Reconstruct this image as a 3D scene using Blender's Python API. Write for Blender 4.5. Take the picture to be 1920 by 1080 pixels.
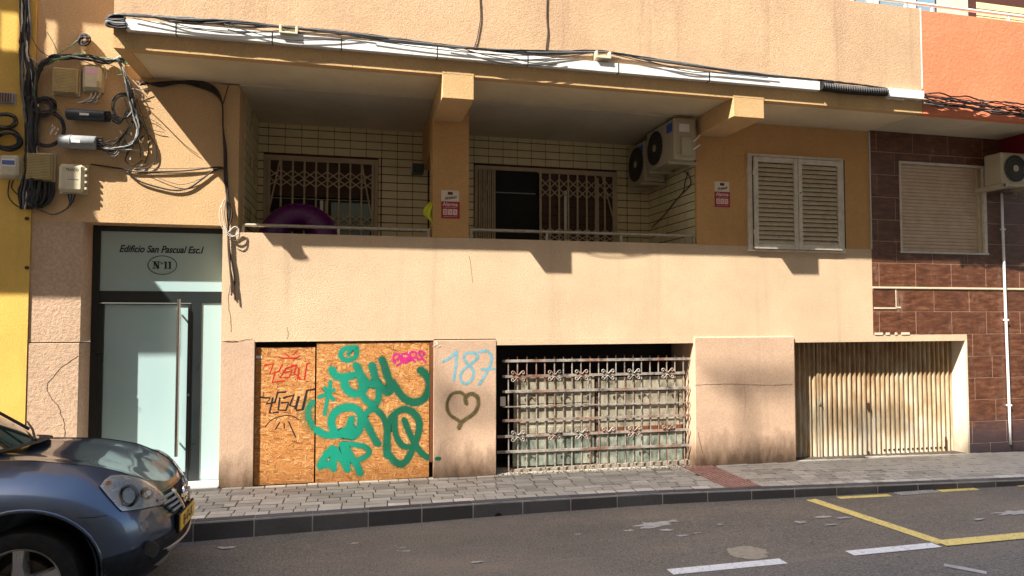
import bpy, bmesh, math, random
from mathutils import Vector, Matrix, noise
from mathutils.bvhtree import BVHTree
R = math.radians
random.seed(7)
for o in list(bpy.data.objects): bpy.data.objects.remove(o)
scene = bpy.context.scene
COL = scene.collection

# ------------------------------------------------------------------ camera
FPX, YAW, PIT, HC, DC = 1256.0, R(13.11), R(2.24), 1.85, 7.6
cam_d = bpy.data.cameras.new('camera'); cam = bpy.data.objects.new('camera', cam_d); COL.objects.link(cam)
cam_d.sensor_width = 36; cam_d.lens = 36 * FPX / 1920
cam_d.clip_start = 0.05; cam_d.clip_end = 400
cam.location = (0, -DC, HC)
cam.rotation_euler = (R(90) + PIT, 0, -YAW)
scene.camera = cam

# ------------------------------------------------------------------ light
SUN = Vector((1.353, 0.845, -1.76)).normalized()      # direction the sunlight travels
world = bpy.data.worlds.new('World'); scene.world = world; world.use_nodes = True
nt = world.node_tree; nt.nodes.clear()
sky = nt.nodes.new('ShaderNodeTexSky'); sky.sky_type = 'NISHITA'; sky.sun_disc = False
sky.sun_elevation = math.asin(-SUN.z); sky.sun_rotation = math.atan2(-SUN.x, -SUN.y)
sky.dust_density = 2.0
bg = nt.nodes.new('ShaderNodeBackground'); bg.inputs[1].default_value = 0.15
wo = nt.nodes.new('ShaderNodeOutputWorld')
nt.links.new(sky.outputs[0], bg.inputs[0]); nt.links.new(bg.outputs[0], wo.inputs[0])
sd = bpy.data.lights.new('sun', 'SUN'); sd.energy = 3.6; sd.angle = R(0.5); sd.color = (1.0, 0.93, 0.82)
sun = bpy.data.objects.new('sun', sd); COL.objects.link(sun)
sun.rotation_euler = SUN.to_track_quat('-Z', 'Y').to_euler(); sun.location = (-10, -12, 15)
scene.view_settings.view_transform = 'Standard'
scene.view_settings.look = 'None'
scene.view_settings.exposure = 1.82
scene.view_settings.gamma = 1.0
try: scene.view_settings.use_curve_mapping = False
except Exception: pass

# ------------------------------------------------------------------ survey helpers (points on real planes)
_cy, _sy = math.cos(YAW), math.sin(YAW)
_fw = Vector((_sy*math.cos(PIT), _cy*math.cos(PIT), math.sin(PIT))); _rt = Vector((_cy, -_sy, 0)); _up = _rt.cross(_fw)
CP = Vector((0, -DC, HC))
def ray(x, y): return _fw*FPX + _rt*(x-960) - _up*(y-540)
def PY(x, y, Y=0.0):
    r = ray(x, y); return CP + r*((Y-CP.y)/r.y)
def PX(x, y, X):
    r = ray(x, y); return CP + r*((X-CP.x)/r.x)
def rz_(x): return -.135 + .002*x                       # road surface
def gz(x): return 0.02 - 0.009*x                       # the street falls gently to the right

# ------------------------------------------------------------------ materials
MATS = {}
class NB:
    def __init__(s, name):
        s.m = bpy.data.materials.new(name); s.m.use_nodes = True
        s.t = s.m.node_tree; s.t.nodes.clear()
        s.out = s.n('ShaderNodeOutputMaterial'); s.b = s.n('ShaderNodeBsdfPrincipled')
        s.l(s.b.outputs[0], s.out.inputs[0]); MATS[name] = s.m
    def n(s, t, **k):
        nd = s.t.nodes.new(t)
        for a, v in k.items(): setattr(nd, a, v)
        return nd
    def l(s, a, b): s.t.links.new(a, b)
    def pos(s, obj=False):
        if obj: return s.n('ShaderNodeTexCoord').outputs['Object']
        return s.n('ShaderNodeNewGeometry').outputs['Position']
    def mapp(s, src, sc=(1,1,1), rot=(0,0,0), loc=(0,0,0)):
        m = s.n('ShaderNodeMapping'); m.inputs['Scale'].default_value = sc; m.inputs['Rotation'].default_value = rot
        m.inputs['Location'].default_value = loc
        s.l(src, m.inputs[0]); return m.outputs[0]
    def noise(s, src, scale, detail=4, rough=.55):
        n = s.n('ShaderNodeTexNoise'); n.inputs['Scale'].default_value = scale; n.inputs['Detail'].default_value = detail
        n.inputs['Roughness'].default_value = rough; s.l(src, n.inputs['Vector']); return n.outputs['Fac']
    def ramp(s, src, stops):
        r = s.n('ShaderNodeValToRGB'); e = r.color_ramp.elements
        while len(e) < len(stops): e.new(.5)
        for i, (p, c) in enumerate(stops):
            e[i].position = p; e[i].color = (c, c, c, 1) if not hasattr(c, '__len__') else (*c, 1)
        s.l(src, r.inputs[0]); return r.outputs[0]
    def mix(s, f, a, b, mode='MIX'):
        m = s.n('ShaderNodeMix', data_type='RGBA', blend_type=mode)
        for sock, v in ((m.inputs['Factor'], f), (m.inputs['A'], a), (m.inputs['B'], b)):
            if hasattr(v, 'is_linked') or hasattr(v, 'links'): s.l(v, sock)
            elif hasattr(v, '__len__'): sock.default_value = (*v, 1)
            else: sock.default_value = v if sock.type != 'RGBA' else (v, v, v, 1)
        return m.outputs['Result']
    def math(s, op, a, b=None, c=None, clamp=False):
        m = s.n('ShaderNodeMath', operation=op, use_clamp=clamp)
        for i, v in enumerate((a, b, c)):
            if v is None: continue
            if hasattr(v, 'links'): s.l(v, m.inputs[i])
            else: m.inputs[i].default_value = v
        return m.outputs[0]
    def sep(s, src):
        n = s.n('ShaderNodeSeparateXYZ'); s.l(src, n.inputs[0]); return n.outputs
    def rng(s, src, a, b, c=0., d=1.):
        m = s.n('ShaderNodeMapRange'); m.clamp = True
        for i, v in enumerate((a, b, c, d)): m.inputs[i+1].default_value = v
        s.l(src, m.inputs[0]); return m.outputs[0]
    def color(s, c):
        if hasattr(c, 'links'): s.l(c, s.b.inputs['Base Color'])
        else: s.b.inputs['Base Color'].default_value = (*c, 1)
    def set(s, rough=None, metal=None, spec=None, coat=None):
        for k, v in (('Roughness', rough), ('Metallic', metal), ('Specular IOR Level', spec), ('Coat Weight', coat)):
            if v is None: continue
            if hasattr(v, 'links'): s.l(v, s.b.inputs[k])
            else: s.b.inputs[k].default_value = v
    def bump(s, h, dist=.005, strength=1.):
        b = s.n('ShaderNodeBump'); b.inputs['Distance'].default_value = dist; b.inputs['Strength'].default_value = strength
        s.l(h, b.inputs['Height']); s.l(b.outputs[0], s.b.inputs['Normal'])

def m_stucco(name, col, var=.12, bumpd=.006, drips=0., dirt=None, grain=62, smallvar=.2):
    k = NB(name); p = k.pos()
    big = k.noise(p, 1.1, 6, .6); med = k.noise(p, 7, 5, .6); fine = k.noise(p, grain, 4, .65); vf = k.noise(p, grain*2.6, 3, .6)
    c = k.mix(k.rng(big, .35, .65), tuple(v*(1-var) for v in col), tuple(min(.92, v*(1+var*.6)) for v in col))
    c = k.mix(k.rng(fine, .36, .62), k.mix(smallvar*1.6, c, tuple(v*.45 for v in col)), c)
    c = k.mix(k.math('MULTIPLY', k.rng(med, .5, .72), .22), c, tuple(v*f for v, f in zip(col, (.8, .72, .62))))
    if drips:
        st = k.noise(k.mapp(p, (2.3, 2.3, .16)), 1.6, 5, .6)
        st2 = k.noise(k.mapp(p, (9, 9, .5)), 1.6, 4, .6)
        f = k.math('MULTIPLY', k.rng(st, .54, .70), k.rng(st2, .3, .65)); f = k.math('MULTIPLY', f, drips)
        c = k.mix(f, c, tuple(v*.42 for v in col))
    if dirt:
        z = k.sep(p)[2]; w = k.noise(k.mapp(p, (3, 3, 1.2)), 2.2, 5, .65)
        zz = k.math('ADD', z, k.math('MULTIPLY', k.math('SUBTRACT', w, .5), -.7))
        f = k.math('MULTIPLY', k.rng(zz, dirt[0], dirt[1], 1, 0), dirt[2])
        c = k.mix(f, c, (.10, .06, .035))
    k.color(c); k.set(rough=.92, spec=.25)
    h = k.math('ADD', k.math('MULTIPLY', fine, 1.0), k.math('MULTIPLY', vf, .45))
    k.bump(h, bumpd, .85); return k.m

m_stucco('stucco_cream', (.70, .52, .345), drips=.26)
m_stucco('stucco_upper', (.62, .42, .26), drips=.55, smallvar=.2)
m_stucco('stucco_orange', (.66, .38, .155), drips=.12)
m_stucco('stucco_orange_lit', (.68, .455, .245), drips=.12, smallvar=.24)  # same paint as the pillars, paler: sunlight put into the colour
m_stucco('stucco_fascia', (.68, .45, .22), drips=.3)
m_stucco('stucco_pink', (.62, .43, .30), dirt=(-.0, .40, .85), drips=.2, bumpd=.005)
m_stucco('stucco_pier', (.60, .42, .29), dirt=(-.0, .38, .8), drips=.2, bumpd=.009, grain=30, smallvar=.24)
m_stucco('stucco_coral', (.76, .25, .125), drips=.15, bumpd=.008, grain=22, smallvar=.1)
m_stucco('stucco_maroon', (.20, .012, .02), drips=.1, bumpd=.003)
m_stucco('stucco_yellow', (.78, .50, .12), drips=.45, bumpd=.004, grain=60, smallvar=.08)
m_stucco('stucco_white', (.74, .66, .50), dirt=(0, .5, .5), bumpd=.003)
m_stucco('stucco_far', (.55, .40, .24), bumpd=.003)
m_stucco('soffit_paint', (.76, .65, .44), bumpd=.0015, smallvar=.05, drips=.2)
m_stucco('soffit_dark', (.66, .58, .42), bumpd=.0015, smallvar=.05, drips=.25)

def m_simple(name, col, rough=.5, metal=0., var=.0, scale=8, spec=.5, coat=0., bump=0., dirtc=None, obj=False):
    k = NB(name); p = k.pos(obj)
    if var:
        n = k.noise(p, scale, 5, .6)
        d = dirtc or tuple(v*.45 for v in col)
        k.color(k.mix(k.math('MULTIPLY', k.rng(n, .42, .72), var), col, d))
        k.set(rough=k.rng(n, .3, .7, max(.03, rough-.08), min(1, rough+.15)))
        if bump: k.bump(n, bump)
    else:
        k.color(col); k.set(rough=rough)
    k.set(metal=metal, spec=spec, coat=coat); return k.m
m_simple('black_metal', (.012, .014, .016), .35, 0, .3, 5)
m_simple('black_rubber', (.010, .010, .011), .55, 0, .4, 30, dirtc=(.05, .045, .04))
m_simple('cable_grey', (.16, .16, .155), .5, 0, .5, 30)
m_simple('cable_white', (.62, .60, .54), .5, 0, .5, 20, dirtc=(.25, .2, .15))
m_simple('cable_brown', (.06, .032, .02), .6, 0, .4, 30)
m_simple('cable_green', (.12, .32, .16), .5)
m_simple('trunking_white', (.80, .80, .77), .45, 0, .35, 6, dirtc=(.5, .47, .42))
m_simple('aluminium_beige', (.52, .42, .27), .42, .0, .5, 9, dirtc=(.33, .25, .15))
m_simple('shutter_white', (.66, .60, .50), .45, 0, .55, 11, dirtc=(.42, .34, .24))
m_simple('shutter_slat', (.58, .49, .34), .5, 0, .6, 14, dirtc=(.36, .27, .17))
m_simple('rolling_slat', (.62, .46, .33), .5, 0, .5, 7, dirtc=(.42, .29, .19))
m_simple('upvc_white', (.80, .80, .78), .3)
m_simple('rail_metal', (.50, .46, .38), .35, .35, .5, 20, dirtc=(.25, .18, .12))
m_simple('steel', (.55, .55, .55), .22, 1.0)
m_simple('tile_cream', (.76, .66, .40), .28, 0, .35, 4, dirtc=(.50, .40, .24))
m_simple('tile_grout', (.075, .022, .012), .8, 0, .3, 20)
m_simple('brown_grout', (.48, .33, .24), .85, 0, .6, 9, dirtc=(.2, .1, .06))
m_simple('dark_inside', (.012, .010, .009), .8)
m_simple('curtain_dark', (.10, .055, .04), .8, 0, .4, 6)
m_simple('box_beige', (.62, .56, .40), .5, 0, .4, 12, dirtc=(.40, .32, .2))
m_simple('box_ochre', (.50, .39, .17), .5, 0, .5, 12, dirtc=(.32, .23, .10))
m_simple('box_grey', (.28, .30, .31), .45, 0, .4, 12)
m_simple('box_dark', (.035, .045, .05), .4, 0, .3, 12)
m_simple('label_white', (.78, .76, .72), .5)
m_simple('label_pink', (.75, .45, .60), .5)
m_simple('label_blue', (.10, .16, .42), .5)
m_simple('logo_blue', (.03, .10, .42), .4)
m_simple('sign_cream', (.72, .62, .50), .5)
m_simple('sign_red', (.36, .015, .045), .45)
m_simple('ink_black', (.012, .010, .012), .6)
m_simple('ink_maroon', (.10, .01, .01), .6)
m_simple('text_pale', (.78, .58, .50), .6)
m_simple('ac_cream', (.46, .40, .28), .42, 0, .4, 9, dirtc=(.45, .37, .25))
m_simple('ac_dark', (.015, .014, .013), .6)
m_simple('ac_grille', (.10, .095, .075), .5)
m_simple('float_purple', (.085, .004, .105), .28, 0, .2, 3)
m_simple('cloth_yellow', (.72, .74, .05), .7)
m_simple('door_frame', (.016, .022, .024), .33, 0, .2, 4)
m_simple('sill_stone', (.62, .60, .55), .5, 0, .3, 14)
m_simple('wood_dark', (.16, .055, .02), .75, 0, .6, 9)
m_simple('rust_dark', (.075, .028, .018), .9, 0, .6, 12)
m_simple('red_tactile', (.44, .25, .205), .8, 0, .5, 12, dirtc=(.22, .11, .09))
m_simple('drain_iron', (.10, .085, .07), .7, .3, .5, 20)
m_simple('rubble', (.34, .29, .23), .95, 0, .8, 30, bump=.01)
m_simple('mark_white', (.78, .77, .74), .7, 0, .45, 14, dirtc=(.40, .37, .34))
m_simple('concrete_pale', (.50, .47, .42), .9, 0, .6, 10)
m_simple('headlight_silver', (.78, .77, .73), .20, .55, .35, 14, dirtc=(.35, .35, .34), obj=True)
m_simple('chrome', (.78, .78, .78), .08, 1.0)
m_simple('alloy', (.50, .49, .47), .32, .85, .3, 15)
m_simple('car_plastic', (.010, .011, .014), .72, 0, .3, 18, spec=.3)
m_simple('skid_silver', (.52, .50, .47), .35, .6, .3, 8)
m_simple('plate_yellow', (.80, .46, .03), .45)
m_simple('amber', (.65, .22, .03), .25)
m_simple('tyre', (.007, .007, .007), .8, 0, .4, 20)

def m_brown_tile():
    k = NB('tile_brown'); p = k.pos()
    a = k.noise(k.mapp(p, (1.8, 1, 6.5)), 3.0, 8, .70); b = k.noise(k.mapp(p, (9, 1, 20)), 3, 5, .6); big = k.noise(p, 1.7, 4, .6)
    c = k.ramp(a, [(.3, (.045, .016, .010)), (.47, (.115, .042, .021)), (.58, (.19, .076, .038)), (.75, (.31, .155, .09))])
    c = k.mix(k.math('MULTIPLY', k.rng(b, .45, .65), .35), c, (.10, .035, .015))
    st = k.noise(k.mapp(p, (4, 1, 1.2)), 1.9, 6, .7)
    z = k.sep(p)[2]
    c = k.mix(k.math('MULTIPLY', k.math('MULTIPLY', k.rng(st, .56, .72), k.rng(big, .4, .6)), .55), c, (.45, .34, .27))
    zz = k.math('ADD', z, k.math('MULTIPLY', k.math('SUBTRACT', a, .5), .6))
    c = k.mix(k.math('MULTIPLY', k.rng(zz, .18, .50, 1, 0), .85), c, (.055, .045, .055))
    rr = k.n('ShaderNodeObjectInfo').outputs['Random']; c = k.mix(k.rng(rr, 0, 1, 0, .38), c, (.075, .03, .018))
    k.color(c); k.set(rough=k.rng(a, .3, .7, .28, .5), spec=.45); k.bump(a, .002, .5)
m_brown_tile()

def m_osb():
    k = NB('osb'); p = k.pos(); cols = []
    for i, (ang, sc, off) in enumerate(((.5, (15, 1, 85), 0), (-.75, (17, 1, 95), 3.1), (1.35, (14, 1, 80), 7.3), (-.1, (16, 1, 90), 5.5))):
        r = k.n('ShaderNodeVectorRotate', rotation_type='Y_AXIS'); r.inputs['Angle'].default_value = ang; k.l(p, r.inputs['Vector'])
        nz = k.n('ShaderNodeTexNoise'); nz.inputs['Scale'].default_value = 6; k.l(r.outputs[0], nz.inputs['Vector'])
        w = k.n('ShaderNodeVectorMath', operation='MULTIPLY_ADD'); k.l(nz.outputs['Color'], w.inputs[0]); w.inputs[1].default_value = (.035, 0, .035); k.l(r.outputs[0], w.inputs[2])
        v = k.n('ShaderNodeTexVoronoi'); v.inputs['Scale'].default_value = 1; k.l(k.mapp(w.outputs[0], sc, (0, 0, 0), (off, off, off)), v.inputs['Vector'])
        cols.append(v.outputs['Color'])
    s0 = k.n('ShaderNodeSeparateColor'); k.l(cols[0], s0.inputs[0])
    ch = [s0.outputs]
    for c in cols[1:]:
        s = k.n('ShaderNodeSeparateColor'); k.l(c, s.inputs[0]); ch.append(s.outputs)
    st = [(0, (.20, .07, .018)), (.16, (.42, .165, .045)), (.5, (.52, .225, .065)), (.82, (.58, .28, .09)), (1, (.74, .47, .22))]
    c = k.ramp(ch[0][0], st)
    for i in (1, 2, 3):
        c = k.mix(k.math('GREATER_THAN', ch[i][1], .60), c, k.ramp(ch[i][0], st))
    big = k.noise(p, 2.5, 4, .6)
    c = k.mix(k.math('MULTIPLY', k.rng(big, .45, .75), .35), c, (.36, .15, .045))
    z = k.sep(p)[2]
    c = k.mix(k.rng(k.math('ADD', z, k.math('MULTIPLY', big, .4)), .2, .65, .4, 0), c, (.30, .12, .035))
    k.color(c); k.set(rough=.75, spec=.3)
    k.bump(k.math('ADD', ch[0][0], ch[1][0]), .002, .8)
m_osb()

def m_corrugated():
    k = NB('rusty_corrugated'); p = k.pos()
    a = k.noise(k.mapp(p, (11, 1, .9)), 2.0, 6, .65); b = k.noise(k.mapp(p, (40, 1, 3)), 1.4, 5, .6); big = k.noise(p, 2.1, 5, .6)
    z = k.sep(p)[2]
    t = k.math('ADD', k.math('MULTIPLY', a, .42), k.math('MULTIPLY', b, .50))
    t = k.math('ADD', t, k.math('MULTIPLY', k.math('SUBTRACT', big, .5), .5))
    t = k.math('ADD', t, k.math('ADD', k.rng(z, .1, .55, .0, .10), k.rng(z, .7, 1.2, .0, .06)))
    c = k.ramp(t, [(.38, (.52, .46, .36)), (.50, (.44, .35, .23)), (.62, (.36, .245, .135)), (.74, (.22, .12, .055)), (.78, (.08, .032, .016))])
    k.color(c); k.set(rough=.7, spec=.35); k.bump(b, .002, .6)
m_corrugated()

def m_grille_paint():
    k = NB('grille_paint'); p = k.pos()
    a = k.noise(p, 9, 6, .7); b = k.noise(p, 3.1, 4, .6)
    c = k.ramp(a, [(.35, (.07, .06, .055)), (.45, (.27, .24, .21)), (.6, (.42, .38, .33)), (.72, (.12, .05, .032))])
    c = k.mix(k.rng(b, .45, .62), c, k.ramp(a, [(.35, (.16, .075, .05)), (.55, (.30, .18, .135)), (.7, (.44, .39, .34))]))
    k.color(c); k.set(rough=.6, metal=.1); k.bump(a, .0015, .8)
m_grille_paint()

def m_board(name, c0, c1, c2):
    k = NB(name); p = k.pos()
    a = k.noise(k.mapp(p, (3, 1, 2)), 2.4, 6, .65); b = k.noise(k.mapp(p, (12, 1, 1.5)), 2, 5, .6)
    c = k.ramp(a, [(.36, c0), (.5, c1), (.66, c2)])
    c = k.mix(k.math('MULTIPLY', k.rng(b, .5, .7), .5), c, c2)
    k.color(c); k.set(rough=.65); k.bump(a, .003, .6)
m_board('board_cream', (.42, .39, .30), (.33, .30, .215), (.10, .085, .06))
m_board('board_green', (.40, .41, .33), (.21, .25, .20), (.07, .085, .07))

def m_asphalt():
    k = NB('asphalt'); p = k.pos()
    big = k.noise(k.mapp(p, (.45, 1, 1)), .9, 6, .62); med = k.noise(p, 5, 5, .6); fine = k.noise(p, 75, 3, .75); gr = k.noise(p, 30, 4, .75)
    c = k.ramp(big, [(.34, (.12, .102, .080)), (.5, (.17, .140, .104)), (.66, (.25, .195, .135))])
    c = k.mix(k.math('MULTIPLY', k.rng(med, .5, .75), .5), c, (.20, .165, .125))
    y = k.sep(p)[1]; x = k.sep(p)[0]
    # newer, cooler surfacing on the carriageway side
    ed = k.math('ADD', y, k.math('MULTIPLY', k.math('SUBTRACT', med, .5), .12))
    c = k.mix(k.rng(ed, -2.84, -2.80, .55, 0), c, (.145, .132, .112))
    c = k.mix(k.rng(fine, .47, .66, 0, .75), c, (.36, .32, .27))
    c = k.mix(k.rng(gr, .44, .30, 0, .8), c, (.035, .031, .027))
    v = k.n('ShaderNodeTexVoronoi'); v.inputs['Scale'].default_value = 1.0; k.l(k.mapp(p, (.8, 1.5, 1)), v.inputs['Vector'])
    pn = k.noise(k.mapp(p, (1.6, 3, 1)), 2.2, 3, .5)
    pm = k.math('MULTIPLY', k.rng(pn, .74, .76), k.rng(k.noise(k.mapp(p, (.5, .7, 1), loc=(3, 1, 0)), 1.2, 2), .46, .54))
    c = k.mix(k.math('MULTIPLY', pm, .75), c, (.44, .42, .39))
    k.color(c); k.set(rough=.88, spec=.3)
    k.bump(k.math('ADD', k.math('MULTIPLY', fine, .6), gr), .006, .7)
m_asphalt()

def m_mark(name, col):
    k = NB(name); p = k.pos(); a = k.noise(p, 38, 4, .7); b = k.noise(p, 4, 4, .6)
    f = k.math('MULTIPLY', k.rng(a, .52, .68), k.rng(b, .3, .65, .25, 1))
    k.color(k.mix(f, col, tuple(v*.32 for v in col))); k.set(rough=.75); k.bump(a, .002)
m_mark('paint_yellow', (.90, .70, .22)); m_mark('paint_white', (.88, .86, .80))

def m_paver(name, col):
    k = NB(name); p = k.pos(); r = k.n('ShaderNodeObjectInfo').outputs['Random']
    a = k.noise(p, 30, 4, .7); b = k.noise(p, 2.2, 4, .6)
    c = k.mix(r, tuple(v*.70 for v in col), tuple(v*1.22 for v in col))
    c = k.mix(k.math('MULTIPLY', k.rng(b, .45, .7), .4), c, tuple(v*f for v, f in zip(col, (.62, .57, .50))))
    c = k.mix(k.rng(a, .5, .75, 0, .45), c, tuple(v*.5 for v in col))
    k.color(c); k.set(rough=.85, spec=.3); k.bump(a, .003, .7)
m_paver('paver_grey', (.50, .46, .39)); m_paver('paver_lit', (.66, .61, .52)); m_paver('kerb_stone', (.11, .106, .108)); m_paver('bed_sand', (.06, .05, .04))

def m_glass_frost():
    k = NB('frosted_glass'); p = k.pos()
    a = k.noise(p, .9, 3, .5)
    k.color(k.mix(a, (.36, .52, .53), (.43, .58, .59))); k.set(rough=.09, spec=.7)
m_glass_frost()
def m_window(name, col, rough=.05):
    k = NB(name); k.color(col); k.set(rough=rough, spec=.7)
m_window('window_dark', (.012, .013, .013)); m_window('window_green', (.10, .20, .17), .08); m_window('window_blue', (.22, .36, .46), .1)

def m_car():
    k = NB('car_paint'); p = k.pos()
    lw = k.n('ShaderNodeLayerWeight'); lw.inputs[0].default_value = .35
    k.color(k.mix(lw.outputs['Facing'], (.060, .083, .122), (.04, .062, .105)))
    n = k.noise(p, 2.5, 4, .6)
    k.set(rough=k.rng(n, .3, .7, .26, .36), metal=.55, coat=.9); k.b.inputs['Coat Roughness'].default_value = .045
m_car()
def m_lens():
    k = NB('lens_clear'); k.t.nodes.remove(k.b)
    g = k.n('ShaderNodeBsdfGlossy'); g.inputs['Roughness'].default_value = .03
    t = k.n('ShaderNodeBsdfTransparent'); t.inputs[0].default_value = (.93, .93, .90, 1)
    f = k.n('ShaderNodeFresnel'); f.inputs[0].default_value = 1.6
    m = k.n('ShaderNodeMixShader'); k.l(f.outputs[0], m.inputs[0]); k.l(t.outputs[0], m.inputs[1]); k.l(g.outputs[0], m.inputs[2])
    k.l(m.outputs[0], k.out.inputs[0])
m_lens()
def m_windscreen():
    k = NB('windscreen_glass'); k.color((.012, .03, .022)); k.set(rough=.03, spec=1.0, coat=1.0)
m_windscreen()

def m_spray(name, col, soft=.30, dens=1.0):
    k = NB(name); uv = k.n('ShaderNodeUVMap').outputs[0]; p = k.pos()
    v = k.sep(uv)[1]
    d = k.math('ABSOLUTE', k.math('SUBTRACT', v, .5))          # 0 centre .. .5 edge
    n = k.noise(p, 120, 3, .8); n2 = k.noise(p, 14, 4, .6)
    dd = k.math('ADD', d, k.math('MULTIPLY', k.math('SUBTRACT', n, .5), soft*.9))
    a = k.math('MULTIPLY', k.rng(dd, .5-soft, .5, 1, 0), k.rng(n2, .2, .5, dens*.80, dens), clamp=True)
    wn = k.n('ShaderNodeTexWhiteNoise', noise_dimensions='3D'); sn = k.n('ShaderNodeVectorMath', operation='SNAP'); k.l(p, sn.inputs[0]); sn.inputs[1].default_value = (.0022, .5, .0022); k.l(sn.outputs[0], wn.inputs['Vector'])
    a = k.math('GREATER_THAN', a, k.math('MULTIPLY', wn.outputs['Value'], .97))
    k.l(a, k.b.inputs['Alpha'])
    k.color(k.mix(k.rng(n2, .35, .65), col, tuple(x*.72 for x in col))); k.set(rough=.55)
m_spray('spray_green', (.001, .24, .15), .20)
_m = MATS['spray_green']; _n = _m.node_tree.nodes; _l = _m.node_tree.links; _b = next(x for x in _n if x.type == 'BSDF_PRINCIPLED')
_g = _n.new('ShaderNodeNewGeometry'); _q = _n.new('ShaderNodeTexNoise'); _q.inputs['Scale'].default_value = 1.7; _q.inputs['Detail'].default_value = 5; _l.new(_g.outputs['Position'], _q.inputs['Vector'])
_x = _n.new('ShaderNodeSeparateXYZ'); _l.new(_g.outputs['Position'], _x.inputs[0])
_a = _n.new('ShaderNodeMath'); _a.operation = 'MULTIPLY_ADD'; _l.new(_q.outputs['Fac'], _a.inputs[0]); _a.inputs[1].default_value = 1.1; _l.new(_x.outputs[0], _a.inputs[2])
_r = _n.new('ShaderNodeValToRGB'); _r.color_ramp.elements[0].position = .42; _r.color_ramp.elements[0].color = (.001, .27, .175, 1); _r.color_ramp.elements[1].position = .95; _r.color_ramp.elements[1].color = (.001, .105, .055, 1)
_l.new(_a.outputs[0], _r.inputs[0]); _l.new(_r.outputs[0], _b.inputs['Base Color'])
m_spray('spray_magenta', (.62, .02, .22), .25); m_spray('spray_blue', (.20, .50, .62), .3, .85)
m_spray('spray_olive', (.16, .12, .045), .28, .9); m_spray('marker_black', (.015, .014, .02), .08, 1.3); m_spray('marker_red', (.62, .02, .015), .08, 1.3)
m_spray('crack_dark', (.10, .065, .04), .25, .9); m_spray('paint_splash', (.62, .60, .56), .35, .9); m_spray('fine_scratch', (.30, .27, .22), .4, .6)
m_spray('spray_faint', (.05, .20, .07), .5, .38)

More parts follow.
